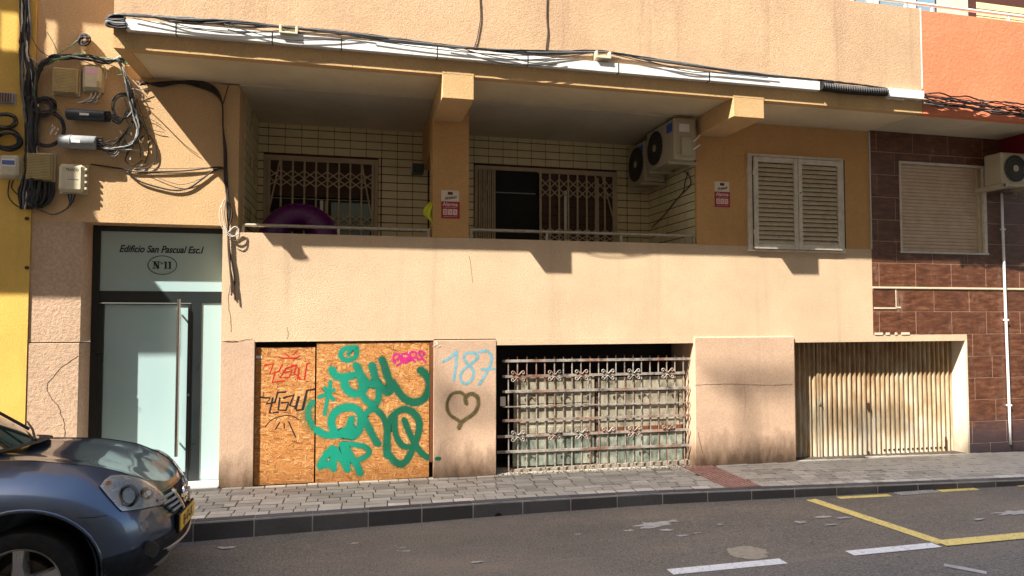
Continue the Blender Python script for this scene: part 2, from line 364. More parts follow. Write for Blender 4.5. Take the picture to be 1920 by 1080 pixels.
# ------------------------------------------------------------------ mesh builder
class MB:
    def __init__(s): s.v = []; s.f = []; s.uv = {}
    def add(s, vs, fs):
        b = len(s.v); s.v += [Vector(v) for v in vs]; s.f += [tuple(i+b for i in f) for f in fs]; return b
    def box(s, x0, x1, y0, y1, z0, z1):
        if x0 > x1: x0, x1 = x1, x0
        if y0 > y1: y0, y1 = y1, y0
        if z0 > z1: z0, z1 = z1, z0
        s.add([(x0,y0,z0),(x1,y0,z0),(x1,y1,z0),(x0,y1,z0),(x0,y0,z1),(x1,y0,z1),(x1,y1,z1),(x0,y1,z1)],
              [(0,3,2,1),(4,5,6,7),(0,1,5,4),(1,2,6,5),(2,3,7,6),(3,0,4,7)]); return s
    def bar(s, a, b, w, d, nrm=(0,-1,0)):
        a = Vector(a); b = Vector(b); n = Vector(nrm).normalized(); t = (b-a).normalized(); u = t.cross(n).normalized()*w/2; n = t.cross(u).normalized()*d/2
        vs = [a-u-n, a+u-n, a+u+n, a-u+n, b-u-n, b+u-n, b+u+n, b-u+n]
        s.add(vs, [(0,3,2,1),(4,5,6,7),(0,1,5,4),(1,2,6,5),(2,3,7,6),(3,0,4,7)]); return s
    def tube(s, pts, r, seg=6, closed=False, caps=True):
        pts = [Vector(p) for p in pts]; n = len(pts); rings = []
        up = Vector((.13, .31, .94)); base = len(s.v)
        pu = None
        for i, p in enumerate(pts):
            if closed: t = pts[(i+1) % n] - pts[i-1]
            else: t = pts[min(i+1, n-1)] - pts[max(i-1, 0)]
            if t.length < 1e-9: t = Vector((0,0,1))
            t.normalize()
            u = (pu - t*pu.dot(t)) if pu is not None else t.cross(up)
            if u.length < 1e-4: u = t.cross(Vector((1,0,0)))
            u.normalize(); pu = u; w = t.cross(u)
            rr = r[i] if hasattr(r, '__len__') else r
            for k in range(seg):
                a = 2*math.pi*k/seg; s.v.append(p + (u*math.cos(a)+w*math.sin(a))*rr)
        m = n if closed else n-1
        for i in range(m):
            for k in range(seg):
                a = base+i*seg+k; b = base+i*seg+(k+1) % seg; j = (i+1) % n
                s.f.append((a, b, base+j*seg+(k+1) % seg, base+j*seg+k))
        if caps and not closed:
            s.f.append(tuple(base+k for k in reversed(range(seg)))); s.f.append(tuple(base+(n-1)*seg+k for k in range(seg)))
        return s
    def cyl(s, a, b, r, seg=16, r2=None): return s.tube([a, b], [r, r if r2 is None else r2], seg)
    def ring(s, c, r, t, axis='Y', seg=24, ts=6):
        c = Vector(c); pts = []
        for k in range(seg):
            a = 2*math.pi*k/seg; ca, sa = math.cos(a)*r, math.sin(a)*r
            pts.append(c + Vector({'Y': (ca, 0, sa), 'X': (0, ca, sa), 'Z': (ca, sa, 0)}[axis]))
        return s.tube(pts, t, ts, closed=True)
    def prism(s, poly, y0, y1):                    # polygon in XZ extruded along Y
        n = len(poly); b = len(s.v)
        s.v += [Vector((x, y0, z)) for x, z in poly] + [Vector((x, y1, z)) for x, z in poly]
        s.f.append(tuple(b+i for i in range(n))); s.f.append(tuple(b+n+i for i in reversed(range(n))))
        for i in range(n): j = (i+1) % n; s.f.append((b+i, b+n+i, b+n+j, b+j))
        return s
    def quad(s, a, b, c, d): s.add([a, b, c, d], [(0,1,2,3)]); return s
    def ribbon(s, pts, w, nrm=(0,-1,0), step=0.):  # flat stroke with v across
        pts = [Vector(p) for p in pts]; nrm = Vector(nrm); n = len(pts); b = len(s.v); L = 0
        for i, p in enumerate(pts):
            t = pts[min(i+1, n-1)] - pts[max(i-1, 0)]; t.normalize(); u = t.cross(nrm); u.normalize()
            ww = (w[i] if hasattr(w, '__len__') else w)/2; q = p + nrm*step*i
            s.v += [q-u*ww, q+u*ww]
        for i in range(n-1):
            f = (b+2*i, b+2*i+1, b+2*i+3, b+2*i+2); s.f.append(f)
            s.uv[len(s.f)-1] = [(i/n, 0), (i/n, 1), ((i+1)/n, 1), ((i+1)/n, 0)]
        return s
    def build(s, name, mat, parent=None, smooth=False, bevel=0, origin=None, shift=None):
        off = Vector((0,0,0))
        if parent is not None: off = wloc(parent)
        org = Vector(origin) if origin is not None else off
        me = bpy.data.meshes.new(name)
        me.from_pydata([tuple(v-org) for v in s.v], [], s.f)
        if s.uv:
            ul = me.uv_layers.new(name='UVMap')
            for pi, c in s.uv.items():
                for k, li in enumerate(me.polygons[pi].loop_indices): ul.data[li].uv = c[k]
        if bevel or not s.uv:
            bm = bmesh.new(); bm.from_mesh(me)
            bmesh.ops.recalc_face_normals(bm, faces=bm.faces)
            if bevel:
                bmesh.ops.bevel(bm, geom=bm.edges[:], offset=bevel, segments=1, affect='EDGES', clamp_overlap=True)
            bm.to_mesh(me); bm.free()
        if smooth:
            for p in me.polygons: p.use_smooth = True
            if smooth != 'all':
                try: me.set_sharp_from_angle(angle=R(38))
                except Exception: pass
        me.materials.append(MATS[mat])
        o = bpy.data.objects.new(name, me); COL.objects.link(o)
        if parent is not None: o.parent = parent
        o.location = org - off
        return o
WL = {}
def wloc(o): return WL.get(o.name, Vector((0,0,0)))
def tag(o, label=None, cat=None, group=None, kind=None):
    if label: o['label'] = label
    if cat: o['category'] = cat
    if group: o['group'] = group
    if kind: o['kind'] = kind
    return o
def thing(name, label, cat, loc, group=None):
    o = bpy.data.objects.new(name, None); COL.objects.link(o); o.location = loc; o.empty_display_size = .1
    WL[o.name] = Vector(loc); return tag(o, label, cat, group)
def track(o):                                     # remember a part's place so sub-parts can be laid out in world metres
    WL[o.name] = (wloc(o.parent) if o.parent else Vector()) + o.location; return o
def boxo(name, mat, parent, x0, x1, y0, y1, z0, z1, bevel=0):
    o = MB().box(x0, x1, y0, y1, z0, z1).build(name, mat, parent, bevel=bevel); return track(o)
def clone(o, loc, parent=None):
    c = o.copy(); COL.objects.link(c); c.parent = parent if parent is not None else o.parent; c.location = loc; return c
SH = {}
def shared(name, mat, parent, key, maker, loc):   # a piece that shares its mesh with alike pieces
    if key not in SH:
        mb = maker() ; o = mb[0].build(name, mat, None, bevel=mb[1]); SH[key] = o.data; o.parent = parent; o.location = Vector(loc) - wloc(parent); return o
    o = bpy.data.objects.new(name, SH[key]); COL.objects.link(o); o.parent = parent; o.location = Vector(loc) - wloc(parent)
    return o
def smooth_pts(pts, n=8, closed=False):           # Catmull-Rom through points
    P = [Vector(p) for p in pts]; out = []; m = len(P)
    if m < 3 and not closed: return [P[0].lerp(P[-1], i/(n)) for i in range(n+1)]
    rng = range(m) if closed else range(m-1)
    for i in rng:
        if closed: p0, p1, p2, p3 = P[i-1], P[i], P[(i+1) % m], P[(i+2) % m]
        else: p0, p1, p2, p3 = P[max(i-1,0)], P[i], P[i+1], P[min(i+2,m-1)]
        for k in range(n):
            t = k/n; out.append(.5*((2*p1)+(p2-p0)*t+(2*p0-5*p1+4*p2-p3)*t*t+(3*p1-p0-3*p2+p3)*t**3))
    if not closed: out.append(P[-1])
    return out
def text_mesh(body, size, loc, mat, name, parent, shear=0., extrude=.001, offset=0., align='CENTER', rot=(R(90),0,0), sx=1., spacing=1.):
    cu = bpy.data.curves.new('txt', 'FONT'); cu.body = body; cu.size = size; cu.shear = shear; cu.extrude = extrude; cu.offset = offset
    cu.align_x = align; cu.align_y = 'CENTER'; cu.space_character = spacing
    t = bpy.data.objects.new('txt', cu); COL.objects.link(t)
    me = bpy.data.meshes.new_from_object(t.evaluated_get(bpy.context.evaluated_depsgraph_get()))
    bpy.data.objects.remove(t); bpy.data.curves.remove(cu)
    me.transform(Matrix.Diagonal((sx, 1, 1, 1))); me.materials.clear(); me.materials.append(MATS[mat]); me.name = name
    o = bpy.data.objects.new(name, me); COL.objects.link(o); o.parent = parent; o.location = Vector(loc) - (wloc(parent) if parent else Vector()); o.rotation_euler = rot
    return o

# ================================================================== GROUND
def sheet(name, x0, x1, y0, y1, dz, mat, nx=1, parent=None):
    mb = MB()
    for i in range(nx):
        a = x0+(x1-x0)*i/nx; b = x0+(x1-x0)*(i+1)/nx
        mb.quad((a,y0,gz(a)+dz), (b,y0,gz(b)+dz), (b,y1,gz(b)+dz), (a,y1,gz(a)+dz))
    return mb
KH = .105
def kerb_y(x):                                    # front edge of the kerb, bending away a little to the right
    if x < 1.4: return -1.075 - .04*(1.4-x)
    if x < 3.0: return -1.075
    return -1.075 - .062*(x-3.0)
tag(MB().quad((-90,-90,rz_(-90)), (90,-90,rz_(90)), (90,.5,rz_(90)), (-90,.5,rz_(-90))).build('road', 'asphalt'), kind='structure')
# pavement bed
mb = MB()
xs = [-14, -6, -3, 0, 1.4, 3.0, 6, 9, 12, 24]
for a, b in zip(xs, xs[1:]):
    mb.quad((a, kerb_y(a)+.02, gz(a)-.006), (b, kerb_y(b)+.02, gz(b)-.006), (b, .6, gz(b)-.006), (a, .6, gz(a)-.006))
pav = mb.build('pavement', 'bed_sand'); tag(pav, kind='structure')
# kerb
kerb = thing('kerb', None, None, (0, -1.17, 0)); kerb['kind'] = 'structure'
x = -9.87; L = .5; i = 0
while x < 14:
    y0 = kerb_y(x); y1 = kerb_y(x+L)
    mb = MB(); g = .006
    a, b = x+g, x+L-g
    prof = [(0.0, -KH-.15), (0.004, -.022), (.020, -.002), (.10, 0.0), (.10, -KH-.15)]
    vs = [(a, y0+p, gz(a)+q) for p, q in prof] + [(b, y1+p, gz(b)+q) for p, q in prof]
    n = len(prof); mb.add(vs, [tuple(range(n)), tuple(reversed(range(n, 2*n)))] + [(k, k+n, (k+1) % n + n, (k+1) % n) for k in range(n)])
    mb.build('kerb_stone', 'kerb_stone', kerb, origin=(x, y0, gz(x)), bevel=0)
    x += L; i += 1
mb = MB()
for a, b in zip(xs, xs[1:]):
    y0, y1 = kerb_y(a)+.006, kerb_y(b)+.006
    mb.add([(a,y0,gz(a)-.2),(b,y1,gz(b)-.2),(b,y1,gz(b)-.006),(a,y0,gz(a)-.006),(a,y0+.088,gz(a)-.2),(b,y1+.088,gz(b)-.2),(b,y1+.088,gz(b)-.006),(a,y0+.088,gz(a)-.006)],
           [(0,1,2,3),(4,7,6,5),(3,2,6,7)])
mb.build('mortar', 'concrete_pale', kerb)
# drain hole in the kerb
dp = PY(934, 968, -1.075); kd = kerb_y(dp.x)
mb = MB(); mb.cyl((dp.x, kd-.006, dp.z), (dp.x, kd+.05, dp.z), .036, 18); mb.build('drain_hole', 'dark_inside', kerb, smooth=True)
mb = MB(); mb.ring((dp.x, kd-.006, dp.z), .037, .005, 'Y'); mb.build('drain_pipe', 'drain_iron', kerb, smooth=True)
# kerb inlet near the right and its grate
# pavers in running bond
def paver_box(w, d):
    def f(): return (MB().box(g_/2, w-g_/2, g_/2, d-g_/2, -.05, 0), .004)
    g_ = .011
    return f
PW, PD = .215, .1075
cells = []
row = 0; y = -1.17+.108
ROWS = 10
for row in range(0, 12):
    x = -4.6 - random.random()*.1 - (row % 2)*PW/2
    while x < 13:
        w = PW if random.random() > .16 else PW/2
        y0 = kerb_y(x)+.105 + row*PD
        if x < 3.897 < x+w and y0 < 0: cells.append((x, y0, 3.897-x, PD)); x += w; continue
        if x < 4.319 < x+w and y0 < 0: cells.append((4.319, y0, x+w-4.319, PD)); x += w; continue
        if 3.88 < x+w/2 < 4.32 and y0 < 0: x += w; continue
        if y0 + PD <= 0.02 or row == 0:
            cells.append((x, y0, w, PD))
        elif y0 < 0.0:
            cells.append((x, y0, w, PD))
        x += w
def vis(c):
    d = Vector((c[0]+c[2]/2, c[1]+c[3]/2, 0))-CP; z = d.dot(_fw)
    if z < .5: return -1
    px = 960+FPX*d.dot(_rt)/z; py = 540-FPX*d.dot(_up)/z
    if px < 340 or px > 1960 or py > 1090: return 0
    return c[2]/z**2*1e3
cells = [c for c in cells if c[2] > .03]
cells.sort(key=lambda c: -vis(c))
stf = MB()
for i, (x, y, w, d) in enumerate(cells):
    dz = random.uniform(-.002, .002)
    if i < 295 and vis((x, y, w, d)) > 0:
        pale = y < kerb_y(x)+.11; o = shared('paver', 'paver_lit' if pale else 'paver_grey', pav, ('pv', pale, round(w, 3)), paver_box(w, d), (x, y, gz(x+w/2)+dz))  # kerb row is paler: a lit edge put into the paver colour
        o.rotation_euler = (random.uniform(-.006, .006), random.uniform(-.008, .008)+.009, random.uniform(-.012, .012))
    else:
        z = gz(x+w/2)+dz; stf.box(x+.0035, x+w-.0035, y+.0035, y+d-.0035, z-.05, z)
tag(stf.build('paver', 'paver_grey', pav), kind='stuff')
# red tactile strip, ribbed tiles
def tac():
    m = MB().box(.003, .205, .003, .205, -.05, -.005)
    for k in range(4): m.box(.010+k*.05, .036+k*.05, .006, .202, -.006, .004)
    return (m, 0)
for i in range(2):
    for j in range(6):
        xx = 3.90+i*.208; yy = kerb_y(4.)+.105+j*.208
        if yy > -.1: continue
        shared('tactile_tile', 'red_tactile', pav, 'tac', tac, (xx, yy, gz(xx)))
# entrance step and dust strip in front of the grille
boxo('door_step', 'sill_stone', None, -2.70, -1.38, -.10, .26, -.1, gz(-2)+.02).data
bpy.data.objects['door_step']['kind'] = 'structure'
mb = MB(); N = 60
for i in range(520):
    x = random.uniform(1.6, 4.05); y = random.gauss(.0, .05); r = random.uniform(.004, .017)
    if y > .14: continue
    b = len(mb.v); vs = [Vector((random.gauss(0,1), random.gauss(0,1), random.gauss(0,1))).normalized()*r for _ in range(5)]
    c = Vector((x, y, gz(x)+r*.4)); mb.add([c+v for v in vs], [(0,1,2),(0,2,3),(0,3,4),(0,4,1),(1,4,3,2)])
tag(mb.build('rubble', 'rubble'), kind='stuff')
# road markings (4 mm above the asphalt)
def strip(pts, w, dz=.004):
    mb = MB(); P = [Vector((x, y, rz_(x)+dz)) for x, y in pts]
    for a, b in zip(P, P[1:]):
        t = (b-a).normalized(); u = Vector((-t.y, t.x, 0))*w/2
        mb.quad(a-u, b-u, b+u, a+u)
    return mb
def mark(name, pts, w, mat, dz=.004): return tag(strip(pts, w, dz).build(name, mat), kind='structure')
def RG(px, py):                                   # point of the road under a pixel
    r = ray(px, py); z = -KH-.015; p = CP
    for _ in range(4):
        t = (z-CP.z)/r.z; p = CP+r*t; z = rz_(p.x)
    return p
a = RG(1520, 937); b = RG(1768, 1019)
mark('yellow_bay_line', [(a.x, a.y), (b.x, b.y)], .135, 'paint_yellow')
yl = RG(1775, 1019).y
mark('yellow_bay_line', [(RG(1765, 1021).x, yl), (12.5, yl-.03)], .135, 'paint_yellow', .0085)
a = RG(1572, 934); b = RG(1668, 929)
mark('yellow_kerb_line', [(a.x, a.y), (b.x, b.y)], .085, 'paint_yellow')
a = RG(1760, 921); b = RG(1832, 917)
mark('yellow_kerb_line', [(a.x, a.y), (b.x, b.y)], .085, 'paint_yellow')
a = RG(1905, 911)
mark('yellow_kerb_line', [(a.x, a.y), (a.x+1.2, a.y-.03)], .085, 'paint_yellow')
wy = RG(1350, 1064).y
a = RG(1250, 1068).x; b = RG(1468, 1052).x
mark('white_dash', [(a, wy), (b, wy)], .11, 'paint_white')
mark('white_dash', [(RG(1590, 1037).x, wy+.02), (RG(1755, 1022).x, wy+.02)], .11, 'paint_white', .006)
mark('white_dash', [(a-3.3, wy), (b-3.2, wy)], .11, 'paint_white')
# pale worn patches, splashes, a painted patch of reflected light and a faint cable-cut mark on the road
def blob(cx, cy, rx, ry, mat, dz, seed, name, jag=.28):
    rs = random.Random(seed); mb = MB(); n = 40; pts = []
    for k in range(n):
        a = 2*math.pi*k/n; rr = 1+jag*noise.noise(Vector((math.cos(a)*1.7+seed, math.sin(a)*1.7, 0)))+jag*.5*noise.noise(Vector((math.cos(a)*5+seed, math.sin(a)*5, 3)))
        x = cx+rx*rr*math.cos(a); y = cy+ry*rr*math.sin(a); pts.append((x, y, rz_(x)+dz))
    mb.add(pts, [tuple(range(n))]); return tag(mb.build(name, mat), kind='structure')
m_simple('light_patch', (.42, .35, .25), .95, 0, .5, 25)  # light reflected from a window, put into the patch colour
c = RG(1400, 1037); blob(c.x, c.y, .21, .16, 'light_patch', .004, 3, 'light_patch', .5)
for k, (px, py, rx, ry) in enumerate(((1225, 983, .16, .07), (1180, 995, .05, .02), (1250, 995, .07, .025), (1280, 1005, .05, .02), (1215, 990, .06, .04), (1262, 978, .05, .03),
        (1545, 970, .10, .022), (1500, 980, .06, .03), (1900, 962, .20, .055), (424, 1028, .075, .028), (1580, 972, .07, .02), (665, 1020, .035, .012), (895, 1055, .05, .014),
        (1083, 1003, .03, .01), (1560, 985, .08, .012), (1308, 1001, .05, .008), (1835, 975, .06, .02), (1350, 985, .03, .012))):
    c = RG(px, py); blob(c.x, c.y, rx, ry, 'mark_splash' if False else 'concrete_pale', .0045+k*.0003, 11+k*3, 'paint_splash', .75)
c = RG(1850, 1075); d = RG(1770, 1060)
mb = strip([(d.x, d.y), (c.x, c.y)], .07, .005); tag(mb.build('worn_line', 'concrete_pale'), kind='structure')
def road_line(pts, w, mat, name, wig):
    P = smooth_pts([RG(x, y) for x, y in pts], 8); P = [Vector((p.x+random.gauss(0, wig), p.y+random.gauss(0, wig), rz_(p.x)+.003)) for p in P]
    tag(MB().ribbon(P, w, (0, 0, 1), step=1e-6).build(name, mat), kind='structure')
road_line([(950, 1078), (952, 1066), (975, 1058), (1040, 1052), (1110, 1046)], .012, 'fine_scratch', 'road_scratch', .001)
# gutter grate
gp = RG(1682, 927); gq = RG(1757, 922)
gr = thing('gutter_grate', 'small rusty slotted drain grate at the kerb between two yellow dashes', 'drain grate', (gp.x, gp.y, rz_(gp.x)))
ang = 0
boxo('frame', 'drain_iron', gr, gp.x, gq.x, gp.y-.06, gp.y+.06, rz_(gp.x)-.02, rz_(gp.x)+.001)
for k in range(13):
    xx = gp.x+(gq.x-gp.x)*(k+.5)/13
    boxo('bar', 'concrete_pale', gr, xx-.012, xx+.010, gp.y-.055, gp.y+.055, rz_(gp.x)-.01, rz_(gp.x)+.010)

# ================================================================== MAIN BUILDING
B = thing('apartment_building', 'beige and ochre apartment building with tiled balconies, canopy and street level openings', 'building', (2.2, .5, 0))
WT = .35                                           # wall thickness
XL, XDL, XDR, XP, XO1, XG0, XG1, XP1, XP2 = -3.17, -2.713, -1.385, -1.045, .86, 1.581, 4.08, 5.49, 8.185
ZS, ZPAR, ZSOF, XB = 1.565, 2.705, 4.31, 6.70
def wall(x0, x1, z0, z1, mat, y0=0., y1=WT, name='wall', par=None, bevel=0):
    return boxo(name, mat, par or B, x0, x1, y0, y1, z0, z1, bevel)
# left pier, lintel and wall over the door
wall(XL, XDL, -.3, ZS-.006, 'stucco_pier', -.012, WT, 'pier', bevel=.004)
wall(XL, XDL, ZS+.006, 2.62, 'stucco_pier', -.004, WT, 'pier')
wall(XL, XDL, 2.62, 2.79, 'stucco_pier', 0, WT)
wall(XL, -1.238, 2.79, 5.7, 'stucco_orange_lit', 0, WT)
wall(XL, -2.25, 5.7, 9, 'stucco_orange_lit', 0, WT)
wall(XDR, -1.238, ZS+.004, 2.79, 'stucco_cream', 0, WT)
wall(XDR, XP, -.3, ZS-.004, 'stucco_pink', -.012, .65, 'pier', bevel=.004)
# parapet band
wall(-1.238, XB, ZS+.002, ZPAR, 'stucco_cream', 0, .22, 'parapet')
boxo('parapet_cap', 'stucco_cream', B, -1.238, 4.15, .0, .22, ZPAR, ZPAR+.02)
# lower piers and lintels
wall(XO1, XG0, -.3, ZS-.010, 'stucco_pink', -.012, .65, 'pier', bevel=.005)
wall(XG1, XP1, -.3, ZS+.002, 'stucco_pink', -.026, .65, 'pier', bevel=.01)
wall(XG0, XG1, 1.492+.1-.0, ZS+.10, 'stucco_cream', -.006, .0, 'lintel') if False else None
wall(XP, XO1, 1.555, ZS+.002, 'stucco_cream', -.003, .22, 'lintel')
wall(XG0, XG1, 1.492, ZS+.002, 'stucco_cream', -.003, .22, 'lintel')
wall(XP1, XB+1.6, 1.485, ZS+.002, 'stucco_cream', 0, .22, 'lintel')
wall(XP2, XP2+.03, -.3, 1.485, 'stucco_white', -.004, .27, 'door_jamb')
# opening backs
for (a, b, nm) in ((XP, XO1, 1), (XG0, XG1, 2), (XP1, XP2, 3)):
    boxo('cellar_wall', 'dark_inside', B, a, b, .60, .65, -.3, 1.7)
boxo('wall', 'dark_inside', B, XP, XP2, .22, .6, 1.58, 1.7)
# balcony floor, side walls, back wall
boxo('balcony_floor', 'soffit_dark', B, -1.33, 4.3, .22, 1.5, 2.35, 2.45)
YB = 1.44
def tiles(par, plane, u0, u1, z0, z1, coord, holes, du, dz, facing):
    """cream tiles on a dark grout wall: plane 'Y' (back wall, faces -Y) or 'X' (side wall)"""
    tw = .20 if True else 0; n = 0
    zi = z1
    k0 = math.floor((u0-du)/.2051)
    rows = int((z1-z0)/.1077)+1
    for r in range(rows):
        zt = z1 - r*.1077; zb = zt - .1077
        if zb < z0-.02: break
        u = du + .2051*k0
        while u < u1:
            a, b = max(u, u0), min(u+.2051, u1)
            u += .2051
            if b-a < .03: continue
            segs = [(a, b)]
            for (h0, h1, hz0, hz1) in holes:
                if zt > hz0+.01 and zb < hz1-.01:
                    ns = []
                    for (p, q) in segs:
                        if q <= h0 or p >= h1: ns.append((p, q)); continue
                        if p < h0: ns.append((p, h0))
                        if q > h1: ns.append((h1, q))
                    segs = ns
            for (p, q) in segs:
                w = round(q-p, 2)
                if w < .03: continue
                g = .0055
                if plane == 'Y':
                    mk = (lambda w=w: (MB().box(g, w-g, -.008, 0, g, .1077-g), .0022))
                    loc = (p, coord, zb)
                else:
                    s = facing
                    mk = (lambda w=w: (MB().box(0, .008*s, g, w-g, g, .1077-g), .0022))
                    loc = (coord, p, zb)
                o = shared('tile', 'tile_cream', par, ('t', plane, facing, w), mk, loc)
                n += 1
    return n
tw = boxo('tile_wall', 'tile_grout', B, -1.34, .95, YB, YB+.2, 2.45, ZSOF)
W1 = (-1.165, .272, 2.45, 3.90); W2 = (1.575, 3.66, 2.45, 3.90)
tiles(tw, 'Y', -1.33, .95, 2.62, 4.252+.1077, YB, [W1], -1.119, 0, 0)
tw2 = boxo('tile_wall', 'tile_grout', B, .95, 4.2, YB, YB+.2, 2.45, ZSOF)
tiles(tw2, 'Y', .95, 4.16, 2.62, 4.252+.1077, YB, [W2], 1.563, 0, 0)
twl = boxo('tile_wall', 'tile_grout', B, -1.42, -1.245, .0+WT, YB, 2.45, ZSOF)
boxo('tile_wall_end', 'stucco_orange', B, -1.42, -1.245, .352, .353, 2.45, ZSOF) if False else None
tiles(twl, 'X', .352, YB-.01, 2.62, 4.252+.1077, -1.245, [], .2, 0, 1)
wall(-1.42, -1.24, 2.45, ZSOF, 'stucco_orange', .0+.0, .0, ) if False else None
twr = boxo('tile_wall', 'tile_grout', B, 4.162, 4.34, .06, YB, 2.45, ZSOF)
tiles(twr, 'X', .07, YB-.01, 2.62, 4.252+.1077, 4.162, [], .07, 0, -1)
# pillar, right wall above the parapet
boxo('pillar', 'stucco_orange', B, .842, 1.262, .012, .30, ZPAR+.02, ZSOF, .006)
wall(4.15, XB, ZPAR, ZSOF+.3, 'stucco_orange', .012, .06)
wall(4.34, XB, ZPAR, ZSOF+.3, 'stucco_orange', .06, WT)
boxo('ledge', 'stucco_cream', B, 4.15, XB, .0, .012, ZPAR-.001, ZPAR+.012)
boxo('beam', 'stucco_orange', B, .86, 1.20, .30, YB, 3.80, ZSOF, .004)
# canopy: soffit, fascia ring, upper wall
YF = -.83
boxo('soffit', 'soffit_paint', B, -2.08, 6.745, YF+.10, .0, ZSOF+.012, ZSOF+.05)
boxo('balcony_ceiling', 'soffit_dark', B, -1.42, 6.7, .0, YB, ZSOF, ZSOF+.05)
boxo('canopy_edge', 'stucco_fascia', B, -2.205, 6.745, YF, YF+.10, ZSOF, 4.50)
boxo('canopy_edge', 'stucco_fascia', B, -2.205, -2.08, YF+.10, 0, ZSOF, 4.50)
boxo('upper_wall', 'stucco_upper', B, -2.205, 6.745, YF, YF+.14, 4.50, 5.615)
boxo('upper_wall', 'stucco_upper', B, -2.205, -2.06, YF+.14, 0, 4.50, 5.615)
boxo('upper_floor', 'soffit_dark', B, -2.05, 6.745, YF+.14, .9, 4.70, 4.80)
# brackets (beams) under the canopy
for (x0, x1, zb) in ((.842, 1.172, 4.064), (4.16, 4.555, 4.095)):
    boxo('bracket', 'stucco_fascia', B, x0, x1, YF-.006, .011, zb, ZSOF+.011, .006)
    boxo('bracket', 'stucco_fascia', B, x0, x1, YF-.006, YF-.001, ZSOF+.011, 4.40) 
# control joints / cracks on the lower wall
def wp(px, py, Y): return PY(px, py, Y)
def crack(pts, w, par, Y, mat='crack_dark', name='crack', wig=.004, n=6):
    P = smooth_pts([wp(x, y, Y) for x, y in pts], n)
    P = [p+Vector((random.uniform(-wig, wig), 0, random.uniform(-wig, wig))) for p in P]
    return MB().ribbon(P, w, step=1e-5).build(name, mat, par)
crack([(235/1.588, 400+412/1.588), (150, 665), (115, 690), (88, 722), (95, 745), (110, 765), (120, 795), (122, 822)], .009, B, -.0135, wig=.006)
crack([(433, 530), (428, 560), (432, 600), (434, 622)], .006, B, -.002)
crack([(880, 480), (884, 510), (886, 530)], .005, B, -.002)
crack([(415, 640), (440, 641), (462, 637), (475, 636)], .009, B, -.0145, wig=.002)
crack([(1302, 722), (1360, 720), (1430, 722), (1486, 721)], .006, B, -.028, wig=.002)
crack([(1309, 810), (1313, 830), (1318, 850)], .008, B, -.028, wig=.004)
crack([(538, 613), (540, 625), (538, 636)], .005, B, -.002)
crack([(1395, 720), (1398, 760), (1394, 790)], .003, B, -.028, wig=.003)
# broken plaster chip by the board
mb = MB(); c = wp(819, 644, -.014)
for k in range(9):
    p = c+Vector((random.uniform(-.03, .03), 0, random.uniform(-.04, .03))); r = .014
    mb.add([p+Vector((random.gauss(0, r), random.uniform(-.006, .004), random.gauss(0, r))) for _ in range(4)], [(0,1,2),(0,2,3),(0,3,1),(1,3,2)])
mb.build('broken_plaster', 'stucco_white', B)
# small wall ends of the upper storey joint
boxo('joint_bead', 'upvc_white', B, 6.745, 6.757, YF-.004, YF+.05, 4.62, 5.625)
boxo('joint_bead', 'sill_stone', B, XB-.004, XB+.010, -.006, .01, 2.72, ZSOF)

# ---------------- entrance door
YD = .27
def dpx(x, y): return PY(x, y, YD)
zt = dpx(300, 421).z; zb = gz(-2)+.02
door = boxo('entrance_door', 'door_frame', B, XDL, XDL+.075, YD, YD+.07, zb, zt)      # left jamb doubles as the door's root mesh
xr = XDR
def dbox(name, mat, x0, x1, z0, z1, y0=YD, y1=YD+.07, bev=.002): return boxo(name, mat, door, x0, x1, y0, y1, z0, z1, bev)
dbox('frame', 'door_frame', XDL+.075, xr, zt-.085, zt)
z_t1 = dpx(300, 546).z; z_t0 = dpx(300, 568).z
dbox('frame', 'door_frame', XDL+.075, xr, z_t0, z_t1)
dbox('frame', 'door_frame', xr-.022, xr, zb, z_t0); dbox('frame', 'door_frame', xr-.022, xr, z_t1, zt-.085)
xm0 = dpx(352, 700).x; xm1 = dpx(376, 700).x
dbox('frame', 'door_frame', xm0+.02, xm1, zb, z_t0)
zbot = dpx(380, 903).z
dbox('frame', 'door_frame', xm1, xr-.022, zb, zbot)
dbox('leaf_frame', 'door_frame', XDL+.075, XDL+.125, zb, z_t0-.004, YD-.006, YD+.05)
dbox('leaf_frame', 'door_frame', XDL+.125, xm0+.018, zb, zb+.10, YD-.006, YD+.05)
dbox('leaf_frame', 'door_frame', XDL+.125, xm0+.018, z_t0-.016, z_t0-.004, YD-.006, YD+.05)
dbox('leaf_frame', 'door_frame', xm0-.008, xm0+.018, zb+.1, z_t0-.016, YD-.006, YD+.05)
dbox('glass_pane', 'frosted_glass', XDL+.125, xm0-.008, zb+.10, z_t0-.016, YD+.012, YD+.02, 0)
dbox('glass_pane', 'frosted_glass', xm1, xr-.022, zbot, z_t0, YD+.012, YD+.02, 0)
tp = dbox('glass_pane', 'frosted_glass', XDL+.075, xr-.022, z_t1, zt-.085, YD+.012, YD+.02, 0)
track(tp)
c = dpx(302, 468); text_mesh('Edificio San Pascual Esc.I', .105, (c.x, YD+.0105, c.z), 'ink_black', 'lettering', door, shear=.32, offset=.0022, sx=.80)
c = dpx(304, 497)
pts = [Vector((c.x+math.cos(a)*.143, YD+.010, c.z+math.sin(a)*.100)) for a in [2*math.pi*k/40 for k in range(40)]]
MB().tube(pts, .004, 4, closed=True).build('number_oval', 'ink_black', door, smooth=True)
